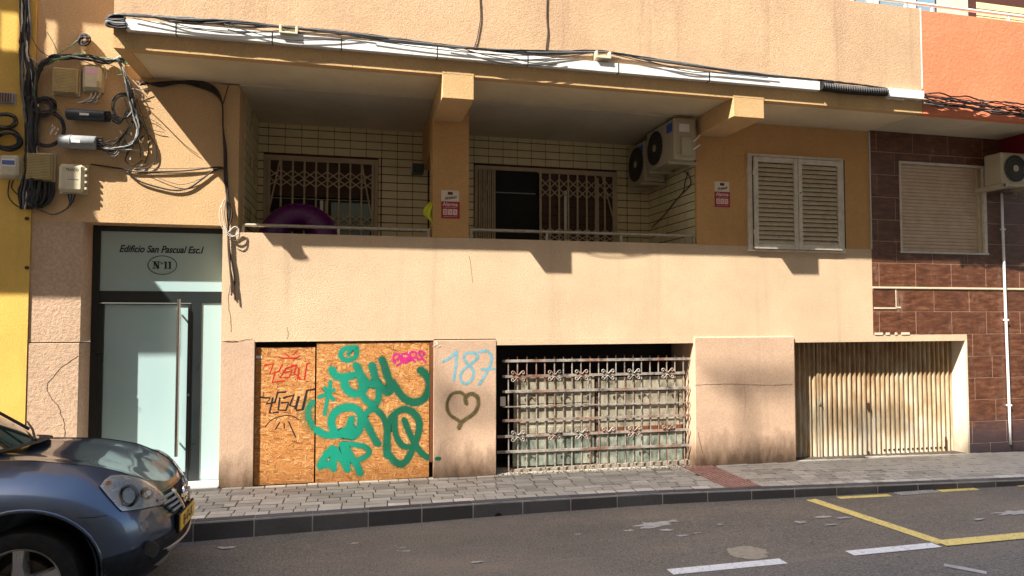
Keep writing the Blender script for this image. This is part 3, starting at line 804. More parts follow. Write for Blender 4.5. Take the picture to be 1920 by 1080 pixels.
def serif_glyphs(cx, cz, h):
    mb = MB(); w = h*.82; y0, y1 = YD+.009, YD+.0115
    x = cx-.088
    def rc(a, b, z0, z1, yy=0): mb.box(a, b, y0-yy, y1-yy, z0, z1)
    z0 = cz-h/2; z1 = cz+h/2
    rc(x+.008, x+.016, z0, z1); rc(x+w*.80, x+w*.80+.008, z0, z1); rc(x-.004, x+.03, z0, z0+.006, .001); rc(x+w*.80-.016, x+w*.80+.022, z1-.006, z1, .001); rc(x-.006, x+.022, z1-.006, z1, .001)
    mb.bar((x+.014, y0-.002, z1-.002), (x+w*.80+.004, y0-.002, z0), .02, .002)
    mb.ring((x+w+.022, y0, z1-.02), .008, .003, 'Y', 14, 4)
    for q in (x+w+.062, x+w+.104):
        rc(q-.009, q+.009, z0, z1); rc(q-.018, q+.018, z0, z0+.006, .001); mb.bar((q-.018, y0-.0015, z1-.012), (q, y0-.0015, z1-.003), .008, .002)
    return mb
serif_glyphs(c.x-.005, c.z, .078).build('number', 'ink_black', door)
xh = dpx(335, 700).x; hz1 = PY(333, 561, YD-.06).z; hz0 = PY(331, 856, YD-.06).z
xh = PY(333, 700, YD-.06).x
mb = MB(); mb.cyl((xh, YD-.06, hz0), (xh, YD-.06, hz1), .019, 16)
h = mb.build('handle', 'steel', door, smooth=True)
for zz in (hz0+.15, hz1-.15):
    MB().cyl((xh, YD-.055, zz), (xh+.0, YD+.0, zz), .010, 8).build('handle_mount', 'steel', door)
MB().cyl((dpx(353, 740).x, YD-.009, dpx(353, 740).z), (dpx(353, 740).x, YD-.004, dpx(353, 740).z), .014, 14).build('keyhole', 'steel', door)

# ---------------- windows with folding grilles in the balconies
def folding_grille(par_thing, x0, x1, z0, z1, y, rows, n, braces=True):
    for k in range(n+1):
        xx = x0+(x1-x0)*k/n
        wdt = .030 if k in (0, n) or (n > 8 and k == 4 and False) else .022
        boxo('bar', 'aluminium_beige', par_thing, xx-wdt/2, xx+wdt/2, y-.012, y+.010, z0, z1)
    for (ra, rb) in rows:
        mb = MB(); m = (ra+rb)/2; hgt = (rb-ra)/2
        for k in range(n):
            a = x0+(x1-x0)*k/n; b = x0+(x1-x0)*(k+1)/n
            for zc in (m+hgt*.5, m-hgt*.5):
                mb.bar((a, y-.016, zc+hgt*.5), (b, y-.016, zc-hgt*.5), .015, .004)
                mb.bar((a, y-.021, zc-hgt*.5), (b, y-.021, zc+hgt*.5), .015, .004)
        mb.build('lattice', 'aluminium_beige', par_thing)
def balcony_window(W, name):
    x0, x1, z0, z1 = W
    w = boxo('window', 'dark_inside', B, x0, x1, YB+.16, YB+.19, z0, z1)
    for a, b, c_, d in ((x0, x0+.05, z0, z1), (x1-.05, x1, z0, z1), (x0+.05, x1-.05, z1-.055, z1)):
        boxo('frame', 'aluminium_beige', w, a, b, YB-.03, YB+.10, c_, d, .003)
    return w
# holes in the back wall are shown by setting the windows proud of a dark recess
w1 = balcony_window(W1, 'w1'); w2 = balcony_window(W2, 'w2')
for w, W in ((w1, W1), (w2, W2)):
    boxo('recess', 'dark_inside', w, W[0]+.05, W[1]-.05, YB-.012, YB-.002, W[2], W[3]-.055)
# left window: rolling blind half down, sash below
xa, xb = W1[0]+.05, W1[1]-.05
mbz = PY(600, 372, YB).z
for k in range(9):
    z = W1[3]-.06-.055*k
    if z < mbz: break
    boxo('blind_slat', 'curtain_dark', w1, xa, xb, YB-.020, YB-.013, z-.050, z)
boxo('sash', 'aluminium_beige', w1, xa, xb, YB-.020, YB-.013, mbz-.02, mbz+.012)
cx = PY(606, 400, YB).x
boxo('sash', 'upvc_white', w1, cx-.04, cx, YB-.024, YB-.013, 2.5, mbz-.03)
boxo('sash', 'aluminium_beige', w1, cx+.02, cx+.06, YB-.022, YB-.013, 2.5, mbz-.03)
boxo('glass_pane', 'window_green', w1, cx+.10, xb-.05, YB-.018, YB-.013, 2.5, mbz-.05)
G1 = thing('folding_grille', 'beige folding security grille over the left balcony window behind the purple ring', 'security grille', ((xa+xb)/2, YB-.05, 2.5), 'folding grilles on the balcony windows')
folding_grille(G1, xa+.02, xb-.02, 2.5, W1[3]-.06, YB-.055, [(PY(600, 352, YB-.05).z, PY(600, 322, YB-.05).z), (PY(600, 432, YB-.05).z, PY(600, 402, YB-.05).z)], 9)
boxo('rail', 'aluminium_beige', G1, xa, xb, YB-.07, YB-.045, W1[3]-.075, W1[3]-.055)
MB().bar((xa+.03, YB-.075, 3.2), (xa+.15, YB-.075, W1[3]-.08), .02, .008).build('brace', 'aluminium_beige', G1)
MB().bar((xb-.03, YB-.075, 3.1), (xb-.16, YB-.075, W1[3]-.08), .02, .008).build('brace', 'aluminium_beige', G1)
# right window: grille folded at its left, open dark gap, extended grille
xa, xb = W2[0]+.05, W2[1]-.05
gx0, gx1 = 1.86, 2.44
boxo('curtain_rail', 'box_grey', w2, gx0, gx1, YB-.016, YB-.013, PY(960, 363, YB).z, PY(960, 361.2, YB).z)
for k in range(12):
    z = W2[3]-.06-.12*k
    if z < 2.6: break
    boxo('curtain', 'curtain_dark', w2, 2.50, xb, YB-.016, YB-.013, z-.112, z)
boxo('sash', 'upvc_white', w2, 2.86, 2.90, YB-.020, YB-.013, 2.5, W2[3]-.3)
boxo('sash', 'aluminium_beige', w2, 3.35, 3.38, YB-.020, YB-.013, 2.5, W2[3]-.1)
G2 = thing('folding_grille', 'beige folding security grille right of the dark doorway gap', 'security grille', (2.9, YB-.05, 2.5), 'folding grilles on the balcony windows')
folding_grille(G2, 2.50, xb-.02, 2.5, W2[3]-.06, YB-.055, [(PY(1080, 372, YB-.05).z, PY(1080, 338, YB-.05).z), (PY(1080, 452, YB-.05).z, PY(1080, 430, YB-.05).z)], 8)
boxo('rail', 'aluminium_beige', G2, 2.46, xb, YB-.07, YB-.045, W2[3]-.075, W2[3]-.055)
MB().bar((xb-.03, YB-.075, 3.2), (xb-.2, YB-.075, W2[3]-.08), .018, .008).build('brace', 'aluminium_beige', G2)
G3 = thing('folding_grille', 'beige security grille pushed together left of the dark doorway gap', 'security grille', (1.72, YB-.05, 2.5), 'folding grilles on the balcony windows')
for k in range(8):
    xx = xa+.012+k*.030; boxo('bar', 'aluminium_beige', G3, xx-.011, xx+.010, YB-.075+(k % 2)*.012, YB-.045, 2.5, W2[3]-.06, .003)
MB().bar((xa+.03, YB-.09, 3.25), (xa+.15, YB-.09, 3.75), .012, .006).build('brace', 'aluminium_beige', G3)
# lamp on the back wall by the pillar
lp = PY(795, 312, 1.0)
LM = thing('wall_lamp', 'small dark wall lamp beside the pillar in the left balcony', 'lamp', (.80, 1.25, lp.z))
boxo('lamp_body', 'box_dark', LM, .70, .85, 1.10, 1.30, lp.z-.06, lp.z+.06, .012)
boxo('lamp_glass', 'box_beige', LM, .695, .70, 1.12, 1.28, lp.z-.045, lp.z+.045)

# ---------------- rails on the parapet
def rail(x0, x1, posts, label):
    r = thing('parapet_rail', label, 'railing', ((x0+x1)/2, .06, ZPAR), 'metal rails on the balcony parapet')
    z = 2.832 if x0 > 1 else 2.812
    mb = MB(); mb.cyl((x0, .06, z), (x1, .06, z), .019, 12); mb.build('rail', 'rail_metal', r, smooth=True)
    for p in posts: boxo('post', 'rail_metal', r, p-.013, p+.013, .045, .075, ZPAR+.02, z-.012)
    return r
rail(-1.20, .82, [-1.19, -.0+PY(635, 430, .06).x-.0, .80], 'thin metal rail on the parapet left of the pillar, purple ring behind')
rail(1.285, 4.15, [1.295, PY(1025, 440, .06).x, PY(1164, 445, .06).x, 4.13], 'thin metal rail on the parapet right of the pillar, below the air conditioners')

# ---------------- purple swim ring, yellow cloth
rc = Vector((PY(560, 430, .45).x, .50, 0)); rtop = PY(560, 379, .5).z
RNG = thing('swim_ring', 'big deep purple inflatable swim ring standing behind the parapet rail', 'swim ring', (rc.x, .5, 2.45))
mb = MB(); Rr, tr = .30, .155
pts = [Vector((rc.x+math.cos(a)*Rr, .48+.10*math.sin(a), rtop-tr-Rr+math.sin(a)*Rr)) for a in [2*math.pi*k/40 for k in range(40)]]
mb.tube(pts, tr, 20, closed=True); mb.build('ring_tube', 'float_purple', RNG, smooth='all')
mb = MB()
for k in range(10):
    a = 2*math.pi*k/10+.2; c = Vector((rc.x+math.cos(a)*Rr, .48+.10*math.sin(a), rtop-tr-Rr+math.sin(a)*Rr))
mb.cyl((rc.x-.2, .35, rtop-.35), (rc.x-.2, .33, rtop-.35), .012, 8); mb.build('valve', 'float_purple', RNG)
c0 = PY(806, 376, .03); c1 = PY(803, 425, .03)
mb = MB(); nx, nz = 5, 10
for j in range(nz+1):
    t = j/nz; z = c0.z+(c1.z-c0.z)*t; wd = .010+.085*math.sin(min(1, t*1.25)*math.pi)**.8*(1 if t < .9 else .6)
    for i in range(nx+1):
        s_ = i/nx; mb.v.append(Vector((.838-wd+wd*s_+.01*math.sin(t*9), .03-.02*math.sin(s_*9+t*4)-.01*(j % 2), z)))
for j in range(nz):
    for i in range(nx): a = j*(nx+1)+i; mb.f.append((a, a+1, a+nx+2, a+nx+1))
o = mb.build('cloth', 'cloth_yellow', smooth='all'); tag(o, 'yellow green cloth hanging at the left edge of the pillar', 'cloth')
sm = o.modifiers.new('s', 'SOLIDIFY'); sm.thickness = .004

# ---------------- alarm signs
def alarm_sign(px0, py0, px1, py1, Y, label):
    a = PY(px0, py0, Y); b = PY(px1, py1, Y); cx = (a.x+b.x)/2; w = b.x-a.x; h = a.z-b.z
    S = thing('alarm_sign', label, 'sign', (cx, Y, b.z), 'red and cream alarm signs')
    zm = a.z-h*.40
    boxo('plate', 'sign_cream', S, a.x, b.x, Y-.006, Y, zm, a.z, 0)
    boxo('plate', 'sign_red', S, a.x+.001, b.x+.006, Y-.0075, Y, b.z, zm, 0)
    boxo('emblem', 'ink_maroon', S, cx-.14*w, cx+.14*w, Y-.008, Y-.006, a.z-h*.155, a.z-h*.055)
    text_mesh('Primot', h*.155, (cx, Y-.0075, a.z-h*.27), 'ink_maroon', 'lettering', S, shear=.5, offset=.0006, rot=(R(90), R(-12), 0))
    text_mesh('Alarma', h*.185, (cx, Y-.009, zm-h*.105), 'text_pale', 'lettering', S, offset=.0012)
    text_mesh('24h CONECTADA', h*.045, (cx, Y-.009, zm-h*.205), 'text_pale', 'lettering', S) if False else boxo('small_print', 'text_pale', S, a.x+w*.12, b.x-w*.12, Y-.0085, Y-.007, zm-h*.215, zm-h*.205)
    for k in range(3):
        q = a.x+w*(.10+.28*k); boxo('pictogram', 'text_pale', S, q, q+w*.24, Y-.009, Y-.007, b.z+h*.12, b.z+h*.33)
        mb = MB()
        if k == 0:
            for j in range(3): mb.box(q+w*.04, q+w*.20, Y-.0098, Y-.0088, b.z+h*(.16+.05*j), b.z+h*(.18+.05*j))
        elif k == 1: mb.bar((q+w*.06, Y-.0093, b.z+h*.28), (q+w*.18, Y-.0093, b.z+h*.20), .005, .001).bar((q+w*.12, Y-.0095, b.z+h*.24), (q+w*.12, Y-.0095, b.z+h*.15), .005, .001)
        else: mb.ring((q+w*.11, Y-.0093, b.z+h*.24), w*.05, .0025, 'Y', 12, 4).bar((q+w*.14, Y-.0093, b.z+h*.2), (q+w*.19, Y-.0093, b.z+h*.15), .005, .001)
        mb.build('pictogram_mark', 'sign_red', S)
    boxo('small_print', 'text_pale', S, a.x+w*.12, b.x-w*.12, Y-.0085, Y-.007, b.z+h*.055, b.z+h*.063)
alarm_sign(827.5, 356.5, 860.5, 410, .012, 'red and cream Alarma sign on the ochre pillar between the balconies')
alarm_sign(1339.5, 340, 1367.5, 389, .012, 'red and cream Alarma sign between the air conditioners and the white shutters')

# ---------------- white louvred shutters
def shutters():
    w = boxo('window', 'dark_inside', B, 4.90, 6.31, .004, .0115, 2.70, 3.90)
    Y0 = -.03
    x0, x1 = PY(1404, 380, Y0).x, PY(1583, 380, Y0).x; z1, z0 = PY(1494, 293, Y0).z+.005, PY(1494, 469, Y0).z
    for a, b, c_, d in ((x0, x0+.055, z0, z1), (x1-.045, x1, z0, z1), (x0+.055, x1-.045, z1-.035, z1), (x0-.01, x1+.015, z0-.025, z0)):
        boxo('frame', 'shutter_white', w, a, b, Y0-.0, .012, c_, d, .003)
    xm = PY(1497, 380, Y0-.02).x
    for (a, b) in ((x0+.07, xm-.004), (xm+.004, x1-.055)):
        lf = boxo('shutter', 'shutter_white', B, a, a+.055, Y0-.025, Y0+.01, z0+.006, z1-.045, .003)
        st = .055
        boxo('frame', 'shutter_white', lf, b-st, b, Y0-.025, Y0+.01, z0+.006, z1-.045, .003)
        boxo('frame', 'shutter_white', lf, a+.055, b-st, Y0-.0249, Y0+.01, z1-.045-.065, z1-.045, .003)
        boxo('frame', 'shutter_white', lf, a+.055, b-st, Y0-.0249, Y0+.01, z0+.006, z0+.071, .003)
        n = 18; za, zb_ = z0+.075, z1-.115; step = (zb_-za)/n
        for k in range(n):
            zc = za+step*(k+.5)
            key = ('lou', round(b-a, 2))
            def mk(L=(b-st)-(a+.055)-.006):
                m = MB(); m.add([(0,-.014,-step*.52),(L,-.014,-step*.52),(L,-.010,-step*.52),(0,-.010,-step*.52),(0,.014,step*.42),(L,.014,step*.42),(L,.018,step*.42),(0,.018,step*.42)],
                    [(0,3,2,1),(4,5,6,7),(0,1,5,4),(1,2,6,5),(2,3,7,6),(3,0,4,7)]); return (m, 0)
            shared('louvre', 'shutter_slat', lf, key, mk, (a+.058, Y0-.005, zc))
        for zz in (z0+.22, z1-.25):
            hx = a-.006 if a < 5.4 else b+.004
            boxo('hinge', 'shutter_white', lf, hx-.012, hx+.012, Y0-.032, Y0-.006, zz-.03, zz+.03, .004)
    MB().cyl((xm+.03, Y0-.03, 3.42), (xm+.03, Y0-.024, 3.42), .010, 10).build('lock', 'sign_red', w)
shutters()

# ---------------- white trunking along the canopy with bundled cables
TR = thing('cable_trunking', 'long white cable trunking along the canopy edge under the cables', 'trunking', (2, YF, 4.5))
def gpt(px, py, Y=YF): return PY(px, py, Y)
TY0 = YF-.066
def seg_trunk(pxa, pxb):
    zt_ = 4.563; zb_ = 4.461
    a = PY(pxa, 100, TY0).x; b = PY(pxb, 160, TY0).x
    return boxo('trunking_length', 'trunking_white', TR, a, b, TY0, YF-.001, zb_, zt_, .004)
js = [234, 329, 510, 640, 820, 990, 1160, 1330, 1538]
for a, b in zip(js, js[1:]): seg_trunk(a+.2, b-.2)
for a in js[1:-1]: c = PY(a, 100, TY0).x; boxo('joint_strap', 'black_metal', TR, c-.004, c+.004, TY0-.002, YF-.001, 4.459, 4.565)
seg_trunk(1665, 1733)
boxo('clip', 'shutter_white', TR, PY(1665, 195, TY0).x, PY(1700, 195, TY0).x, TY0+.02, YF-.001, 4.44, 4.460)
# two cable brackets on the wall above
for (px, py, lab) in ((541, 56, 'beige cable bracket near the left end of the canopy'), (1132, 103, 'beige cable bracket over the middle of the canopy')):
    c = PY(px, py, YF-.10)
    K = thing('cable_bracket', lab, 'bracket', (c.x, YF, c.z), 'cable brackets above the trunking')
    boxo('plate', 'box_beige', K, c.x-.085, c.x+.085, YF-.105, YF-.001, c.z-.035, c.z-.018, .003)
    for s_ in (-1, 1): boxo('cheek', 'box_beige', K, c.x+s_*.075-.012, c.x+s_*.075+.012, YF-.10, YF-.001, c.z-.018, c.z+.045, .003)
    boxo('cheek', 'box_beige', K, c.x-.06, c.x+.06, YF-.04, YF-.001, c.z-.018, c.z+.03, .003)
# ---------------- cables
def strand(par, pts, r, mat='black_rubber', n=6, wig=.0, seg=5, name='cable'):
    P = smooth_pts(pts, n)
    if wig: P = [p+Vector((random.gauss(0, wig), random.gauss(0, wig*.4), random.gauss(0, wig))) if 0 < i < len(P)-1 else p for i, p in enumerate(P)]
    return MB().tube(P, r, seg).build(name, mat, par, smooth='all')
CB = thing('cable_bundle', 'black cable bundle running along the top of the white trunking', 'cables', (2, YF-.05, 4.65))
main = [(200, 40), (215, 30), (260, 30), (350, 36), (450, 43), (541, 50), (640, 62), (760, 78), (900, 93), (1010, 98), (1120, 98), (1200, 109), (1300, 124), (1400, 138), (1500, 148), (1560, 155)]
for k in range(8):
    off = [(x+random.uniform(-3, 3), y+random.uniform(-2.5, 2.5)+(random.uniform(0, 7) if random.random() < .12 else -1)) for x, y in main]
    off[5] = (541, 52+random.uniform(-3, 1)); off[10] = (1130, 97+random.uniform(-2, 2))
    strand(CB, [gpt(x, y, YF-.02-random.uniform(0, .03)) for x, y in off], random.choice((.008, .010, .012)), random.choice(('black_rubber',)*5+('cable_grey',)), 6, .002)
# sagging ones across the white face
for pts in ([(250, 34), (330, 50), (420, 60), (520, 60), (620, 62), (700, 72)], [(290, 30), (350, 50), (430, 63), (480, 60), (541, 56)], [(360, 52), (430, 58), (560, 62), (640, 66)],
            [(870, 92), (930, 108), (990, 112), (1060, 106), (1110, 99)], [(840, 90), (900, 100), (960, 108), (1000, 118), (1040, 112)], [(700, 76), (800, 90), (900, 100), (1000, 104), (1090, 100)],
            [(1150, 102), (1230, 120), (1320, 134), (1400, 142), (1440, 146)], [(1200, 110), (1290, 134), (1350, 136), (1460, 146)], [(420, 45), (520, 72), (600, 75), (680, 70)],
            [(900, 108), (950, 120), (1020, 122), (1060, 116)]):
    strand(CB, [gpt(x, y, TY0-.02) for x, y in pts], .0045, 'black_rubber', 6)
# coil at the left end
for k in range(9):
    z = k/8; y0_ = YF-.02-.11*z
    pts = [(236, 34+22*z*.6), (215, 32+14*z), (201, 38+4*z), (203, 47), (222, 50+2*z), (238, 48+4*z)]
    strand(CB, [gpt(x+random.uniform(-2, 2), y+random.uniform(-2, 2), y0_) for x, y in pts], .009, 'black_rubber' if k % 3 else 'cable_grey', 5)
# black corrugated hose (cables wrapped by a spiral)
CH = thing('corrugated_hose', 'black ribbed cable hose between two white trunking lengths', 'hose', (5.8, YF-.06, 4.56))
xa, xb = PY(1541, 165, TY0).x, PY(1664, 172, TY0).x
mb = MB(); n = 110; pts = []; rr = []
for k in range(n+1):
    t = k/n; sag = -.012*math.sin(t*math.pi)
    pts.append((xa+(xb-xa)*t, YF-.05, 4.515+sag)); rr.append(.050 if k % 4 < 2 else .040)
mb.tube(pts, rr, 14); mb.build('hose', 'black_rubber', CH, smooth=False)
for k in range(4): strand(CH, [(xa-.03, YF-.04, 4.565), (xa+.25, YF-.05, 4.575+random.uniform(0, .01)), (xb-.2, YF-.05, 4.57), (xb+.05, YF-.04, 4.56)], .008, 'black_rubber', 5, .003)
# tangle on the coral wall
CT = thing('cable_bundle', 'loose black cable tangle under the coral red wall', 'cables', (7.8, YF-.05, 4.5))
for k in range(15):
    a = random.uniform(0, 1); pts = []
    for j in range(9):
        px = 1733+j*27; base = 172+ (px-1733)*.13 + a*22
        pts.append(gpt(px, base+random.gauss(0, 2.2), YF-.03-random.uniform(0, .06)))
    strand(CT, pts, random.choice((.004, .007, .010)), random.choice(('black_rubber',)*4+('cable_brown', 'cable_grey')), 5, .003)
# two thin cables coming down the upper wall
for (pts, lab) in (([(899, -12), (901, 30), (897, 60), (892, 82), (888, 92), (892, 80)], 'thin drooping wire on the upper wall, left of two'), ([(1026, -12), (1025, 30), (1027, 60), (1024, 90), (1025, 104)], 'thin straight wire on the upper wall, right of two')):
    o = MB().tube(smooth_pts([gpt(x, y, YF-.012) for x, y in pts], 6), .006, 6).build('wire', 'cable_brown', smooth='all', origin=gpt(*pts[0], YF-.012)); tag(o, lab, 'wire', 'wires on the upper wall')

# ---------------- left cable junctions
YW = -.004
def wpt(x, y, d=.03): return PY(x, y, -d)
TK = thing('cable_bundle', 'thick vertical bundle of old cables down the joint of yellow and beige walls', 'cables', (-3.2, -.05, 3.2))
for k in range(16):
    o0 = random.uniform(-9, 9); pts = []
    for j in range(12):
        y = -15+j*37; cx = 47+ (6 if y > 120 else 0)*1 + (8 if 200 < y < 330 else 0)
        spread = 1.0 if y < 100 else 1.5
        pts.append(wpt(cx+o0*spread+random.gauss(0, 2.0), y, .02+random.random()*.05))
    strand(TK, pts, random.choice((.005, .007, .010, .013)), random.choice(('black_rubber',)*4+('cable_grey', 'cable_brown', 'cable_white')), 4, .003)
for k in range(7):   # the fat dark trunk lower down
    pts = [wpt(62+random.gauss(0, 7), y, .03+random.random()*.05) for y in (180, 220, 260, 300, 340, 375, 388)]
    strand(TK, pts, .018, 'black_rubber', 4, .003)
for k in range(8):   # dark loop at its foot
    cx, cy = 73+random.uniform(-4, 4), 352; r1, r2 = random.uniform(10, 26), random.uniform(22, 40)
    pts = [wpt(cx+r1*math.cos(a), cy+r2*math.sin(a), .03+.04*random.random()) for a in [-.3+2*math.pi*j/9*.9 for j in range(10)]]
    strand(TK, pts, .013, 'black_rubber', 5)
# horizontal run from trunk to the canopy corner
HR = thing('cable_bundle', 'tangled cable run arching over the junction boxes to the canopy corner', 'cables', (-2.7, -.05, 4.45))
arch = [(68, 200), (66, 165), (72, 130), (92, 112), (120, 106), (160, 108), (200, 114), (228, 112), (238, 118)]
for k in range(14):
    pts = [wpt(x+random.gauss(0, 2.4), y+random.gauss(0, 2.6), .03+random.random()*.06) for x, y in arch]
    strand(HR, pts, random.choice((.006, .009, .011)), random.choice(('black_rubber',)*5+('cable_grey', 'cable_white', 'cable_green')), 5, .003)
down = [(226, 112), (236, 140), (244, 165), (250, 190), (256, 215), (262, 240), (256, 262), (240, 275), (205, 280), (190, 276)]
for k in range(9):
    pts = [wpt(x+random.gauss(0, 2.2)-k*.6, y+random.gauss(0, 2.0), .03+random.random()*.07) for x, y in down]
    strand(HR, pts, random.choice((.006, .008, .010)), random.choice(('black_rubber',)*3+('cable_grey',)*2), 5, .002)
for k in range(12):
    a = (random.uniform(225, 262), random.uniform(120, 260)); b = (a[0]+random.uniform(-30, 45), a[1]+random.uniform(5, 70))
    m_ = ((a[0]+b[0])/2+random.uniform(-15, 25), (a[1]+b[1])/2+random.uniform(-5, 15))
    strand(HR, [wpt(*a, .06), wpt(*m_, .05), wpt(*b, .03)], .0035, random.choice(('black_rubber', 'cable_grey', 'cable_white')), 7)
for pts in ([(60, 70), (75, 95), (110, 112), (150, 108)], [(40, 100), (60, 110), (90, 125), (110, 108)], [(88, 60), (100, 80), (110, 100), (120, 105)], [(100, 105), (125, 92), (142, 78), (152, 72)],
            [(178, 110), (196, 125), (200, 140), (198, 148)], [(200, 120), (222, 128), (248, 150), (262, 165)], [(150, 112), (190, 128), (220, 140), (236, 136)]):
    strand(HR, [wpt(x, y, .05) for x, y in pts], .004, random.choice(('black_rubber', 'cable_green', 'cable_white')), 7)
# small coil on its bracket
CK = thing('cable_coil', 'small knotted black cable coil on a wall peg above the junction boxes', 'cable coil', tuple(wpt(158, 75, .05)))
for k in range(10):
    cx, cy = 158+random.uniform(-3, 3), 74+random.uniform(-3, 3); r = random.uniform(5, 12)
    pts = [wpt(cx+r*math.cos(a+k), cy+r*math.sin(a+k)*.9, .03+.05*random.random()) for a in [2*math.pi*j/8 for j in range(9)]]
    strand(CK, pts, .0065, 'black_rubber' if k % 3 else 'cable_brown', 5)
MB().cyl(wpt(158, 90, .0), wpt(158, 90, .07), .02, 8).build('peg', 'box_beige', CK)
def loop(label, cx, cy, rx, ry, n, r, mat, mats=None, jit=2.5):
    T = thing('cable_coil', label, 'cable coil', tuple(wpt(cx, cy, .04)), 'cable coils hung among the junction boxes')
    for k in range(n):
        c = (cx+random.uniform(-jit, jit), cy+random.uniform(-jit, jit)); f = random.uniform(.88, 1.08)
        pts = [wpt(c[0]+rx*f*math.cos(a+k), c[1]+ry*f*math.sin(a+k), .05+.03*random.random()) for a in [2*math.pi*j/14 for j in range(15)]]
        strand(T, pts, r, (mats or [mat])[k % len(mats or [mat])], 4)
loop('grey cable coil hanging right of the upper dark splice closure', 232, 200, 20, 22, 7, .0075, 'cable_grey', ['cable_grey', 'cable_grey', 'black_rubber'])
loop('large open loop of black cable left of the splice closures', 88, 242, 32, 32, 4, .010, 'black_rubber', jit=1.5)
loop('dense black knot of cable above the large open loop', 80, 200, 20, 15, 12, .009, 'black_rubber', ['black_rubber', 'black_rubber', 'cable_brown'], jit=6)
loop('brown and grey cable loops at the left picture edge', 8, 226, 22, 13, 6, .007, 'cable_grey', ['cable_grey', 'cable_brown', 'black_rubber'], jit=3)
loop('black cable loops above the pale labelled box', 14, 262, 24, 16, 6, .011, 'black_rubber', jit=4)
def vbox(label, px0, py0, px1, py1, d, mat, ribs=0, ribdir='H', name='junction_box', rounded=.01, cap=True):
    a = PY(px0, py0, -.0); b = PY(px1, py1, -.0)
    T = thing(name, label, 'junction box', ((a.x+b.x)/2, -.01, b.z), 'telecom boxes on the wall')
    boxo('back_plate', 'box_beige', T, a.x-.008, b.x+.012, -.03, -.008, b.z-.008, a.z+.004, .003)
    boxo('cover', mat, T, a.x, b.x, -d, -.03, b.z, a.z, rounded)
    if ribs: boxo('rib_bed', 'wood_dark', T, a.x+.012, b.x-.012, -d-.0015, -d, b.z+.012, a.z-.012)
    if ribs:
        for k in range(ribs):
            if ribdir == 'H':
                z = b.z+.012+(a.z-b.z-.024)*(k+.5)/ribs; boxo('rib', mat, T, a.x+.012, b.x-.012, -d-.012, -d-.001, z-.0052, z+.0052)
            else:
                x = a.x+.012+(b.x-a.x-.024)*(k+.5)/ribs; boxo('rib', mat, T, x-.003, x+.003, -d-.006, -d, b.z+.012, a.z-.012)
    return T, a, b
T, a, b = vbox('ribbed ochre junction box, upper left of the cluster', 104, 130, 150, 181, .075, 'box_ochre', 16)
T, a, b = vbox('cream junction box with a pinkish sticker, upper right of the cluster', 160, 126, 194, 174, .085, 'box_beige', 0, rounded=.03)
boxo('sticker', 'label_pink', T, a.x+.03, b.x-.03, -.0865, -.085, a.z-.09, a.z-.035); boxo('latch', 'box_ochre', T, b.x-.035, b.x-.004, -.092, -.085, b.z+.02, b.z+.09, .004)
for k in range(5):
    strand(T, [PY(172+k*4, 174, -.04), PY(170+k*4+random.uniform(-4, 4), 184, -.05), PY(158+k*5+random.uniform(-12, 3), 192, -.05), PY(145+k*7, 192+random.uniform(-4, 4), -.04)], .008, 'cable_white' if k % 2 == 0 else 'cable_grey', 6)
T, a, b = vbox('ribbed ochre junction box, lower left of the cluster', 56, 288, 103, 341, .075, 'box_ochre', 16)
T, a, b = vbox('white box with curved lid and two printed lines, lowest of the cluster', 116, 309, 164, 364, .095, 'box_beige', 0, rounded=.032)
text_mesh('TELECO', .036, ((a.x+b.x)/2+.01, -.0965, a.z-.065), 'ink_black', 'print', T, extrude=.0006, sx=.9)
boxo('print', 'cable_grey', T, a.x+.09, b.x-.05, -.0965, -.095, a.z-.165, a.z-.158)
for k in range(4): boxo('latch', 'box_beige', T, b.x-.002, b.x+.02, -.08, -.03, b.z+.03+k*.065, b.z+.055+k*.065, .004)
for k in range(5):
    strand(T, [PY(128+k*3.2, 364, -.05), PY(129+k*2.4, 372, -.06), PY(131+k, 380, -.05), PY(124, 392, -.04), PY(100, 402, -.04), PY(72, 392, -.04), PY(62, 384, -.04)], .007, 'cable_white' if False else ('cable_grey' if k % 2 else 'black_rubber'), 5)
T, a, b = vbox('pale grey box with a blue sticker at the left picture edge', 6, 292, 41, 336, .085, 'box_beige', 0, rounded=.03)
boxo('sticker', 'label_white', T, a.x+.025, b.x-.025, -.0865, -.085, a.z-.12, a.z-.045); boxo('sticker_print', 'label_blue', T, a.x+.03, b.x-.03, -.0875, -.086, a.z-.105, a.z-.06)
for pts in ([(25, 338), (22, 352), (35, 365), (50, 362)], [(18, 338), (16, 368), (35, 388), (60, 392)]): strand(T, [PY(x, y, -.04) for x, y in pts], .006, 'black_rubber', 6)
T, a, b = vbox('small ribbed grey box at the left picture edge above the loops', -6, 175, 30, 198, .07, 'box_grey', 6, 'V')
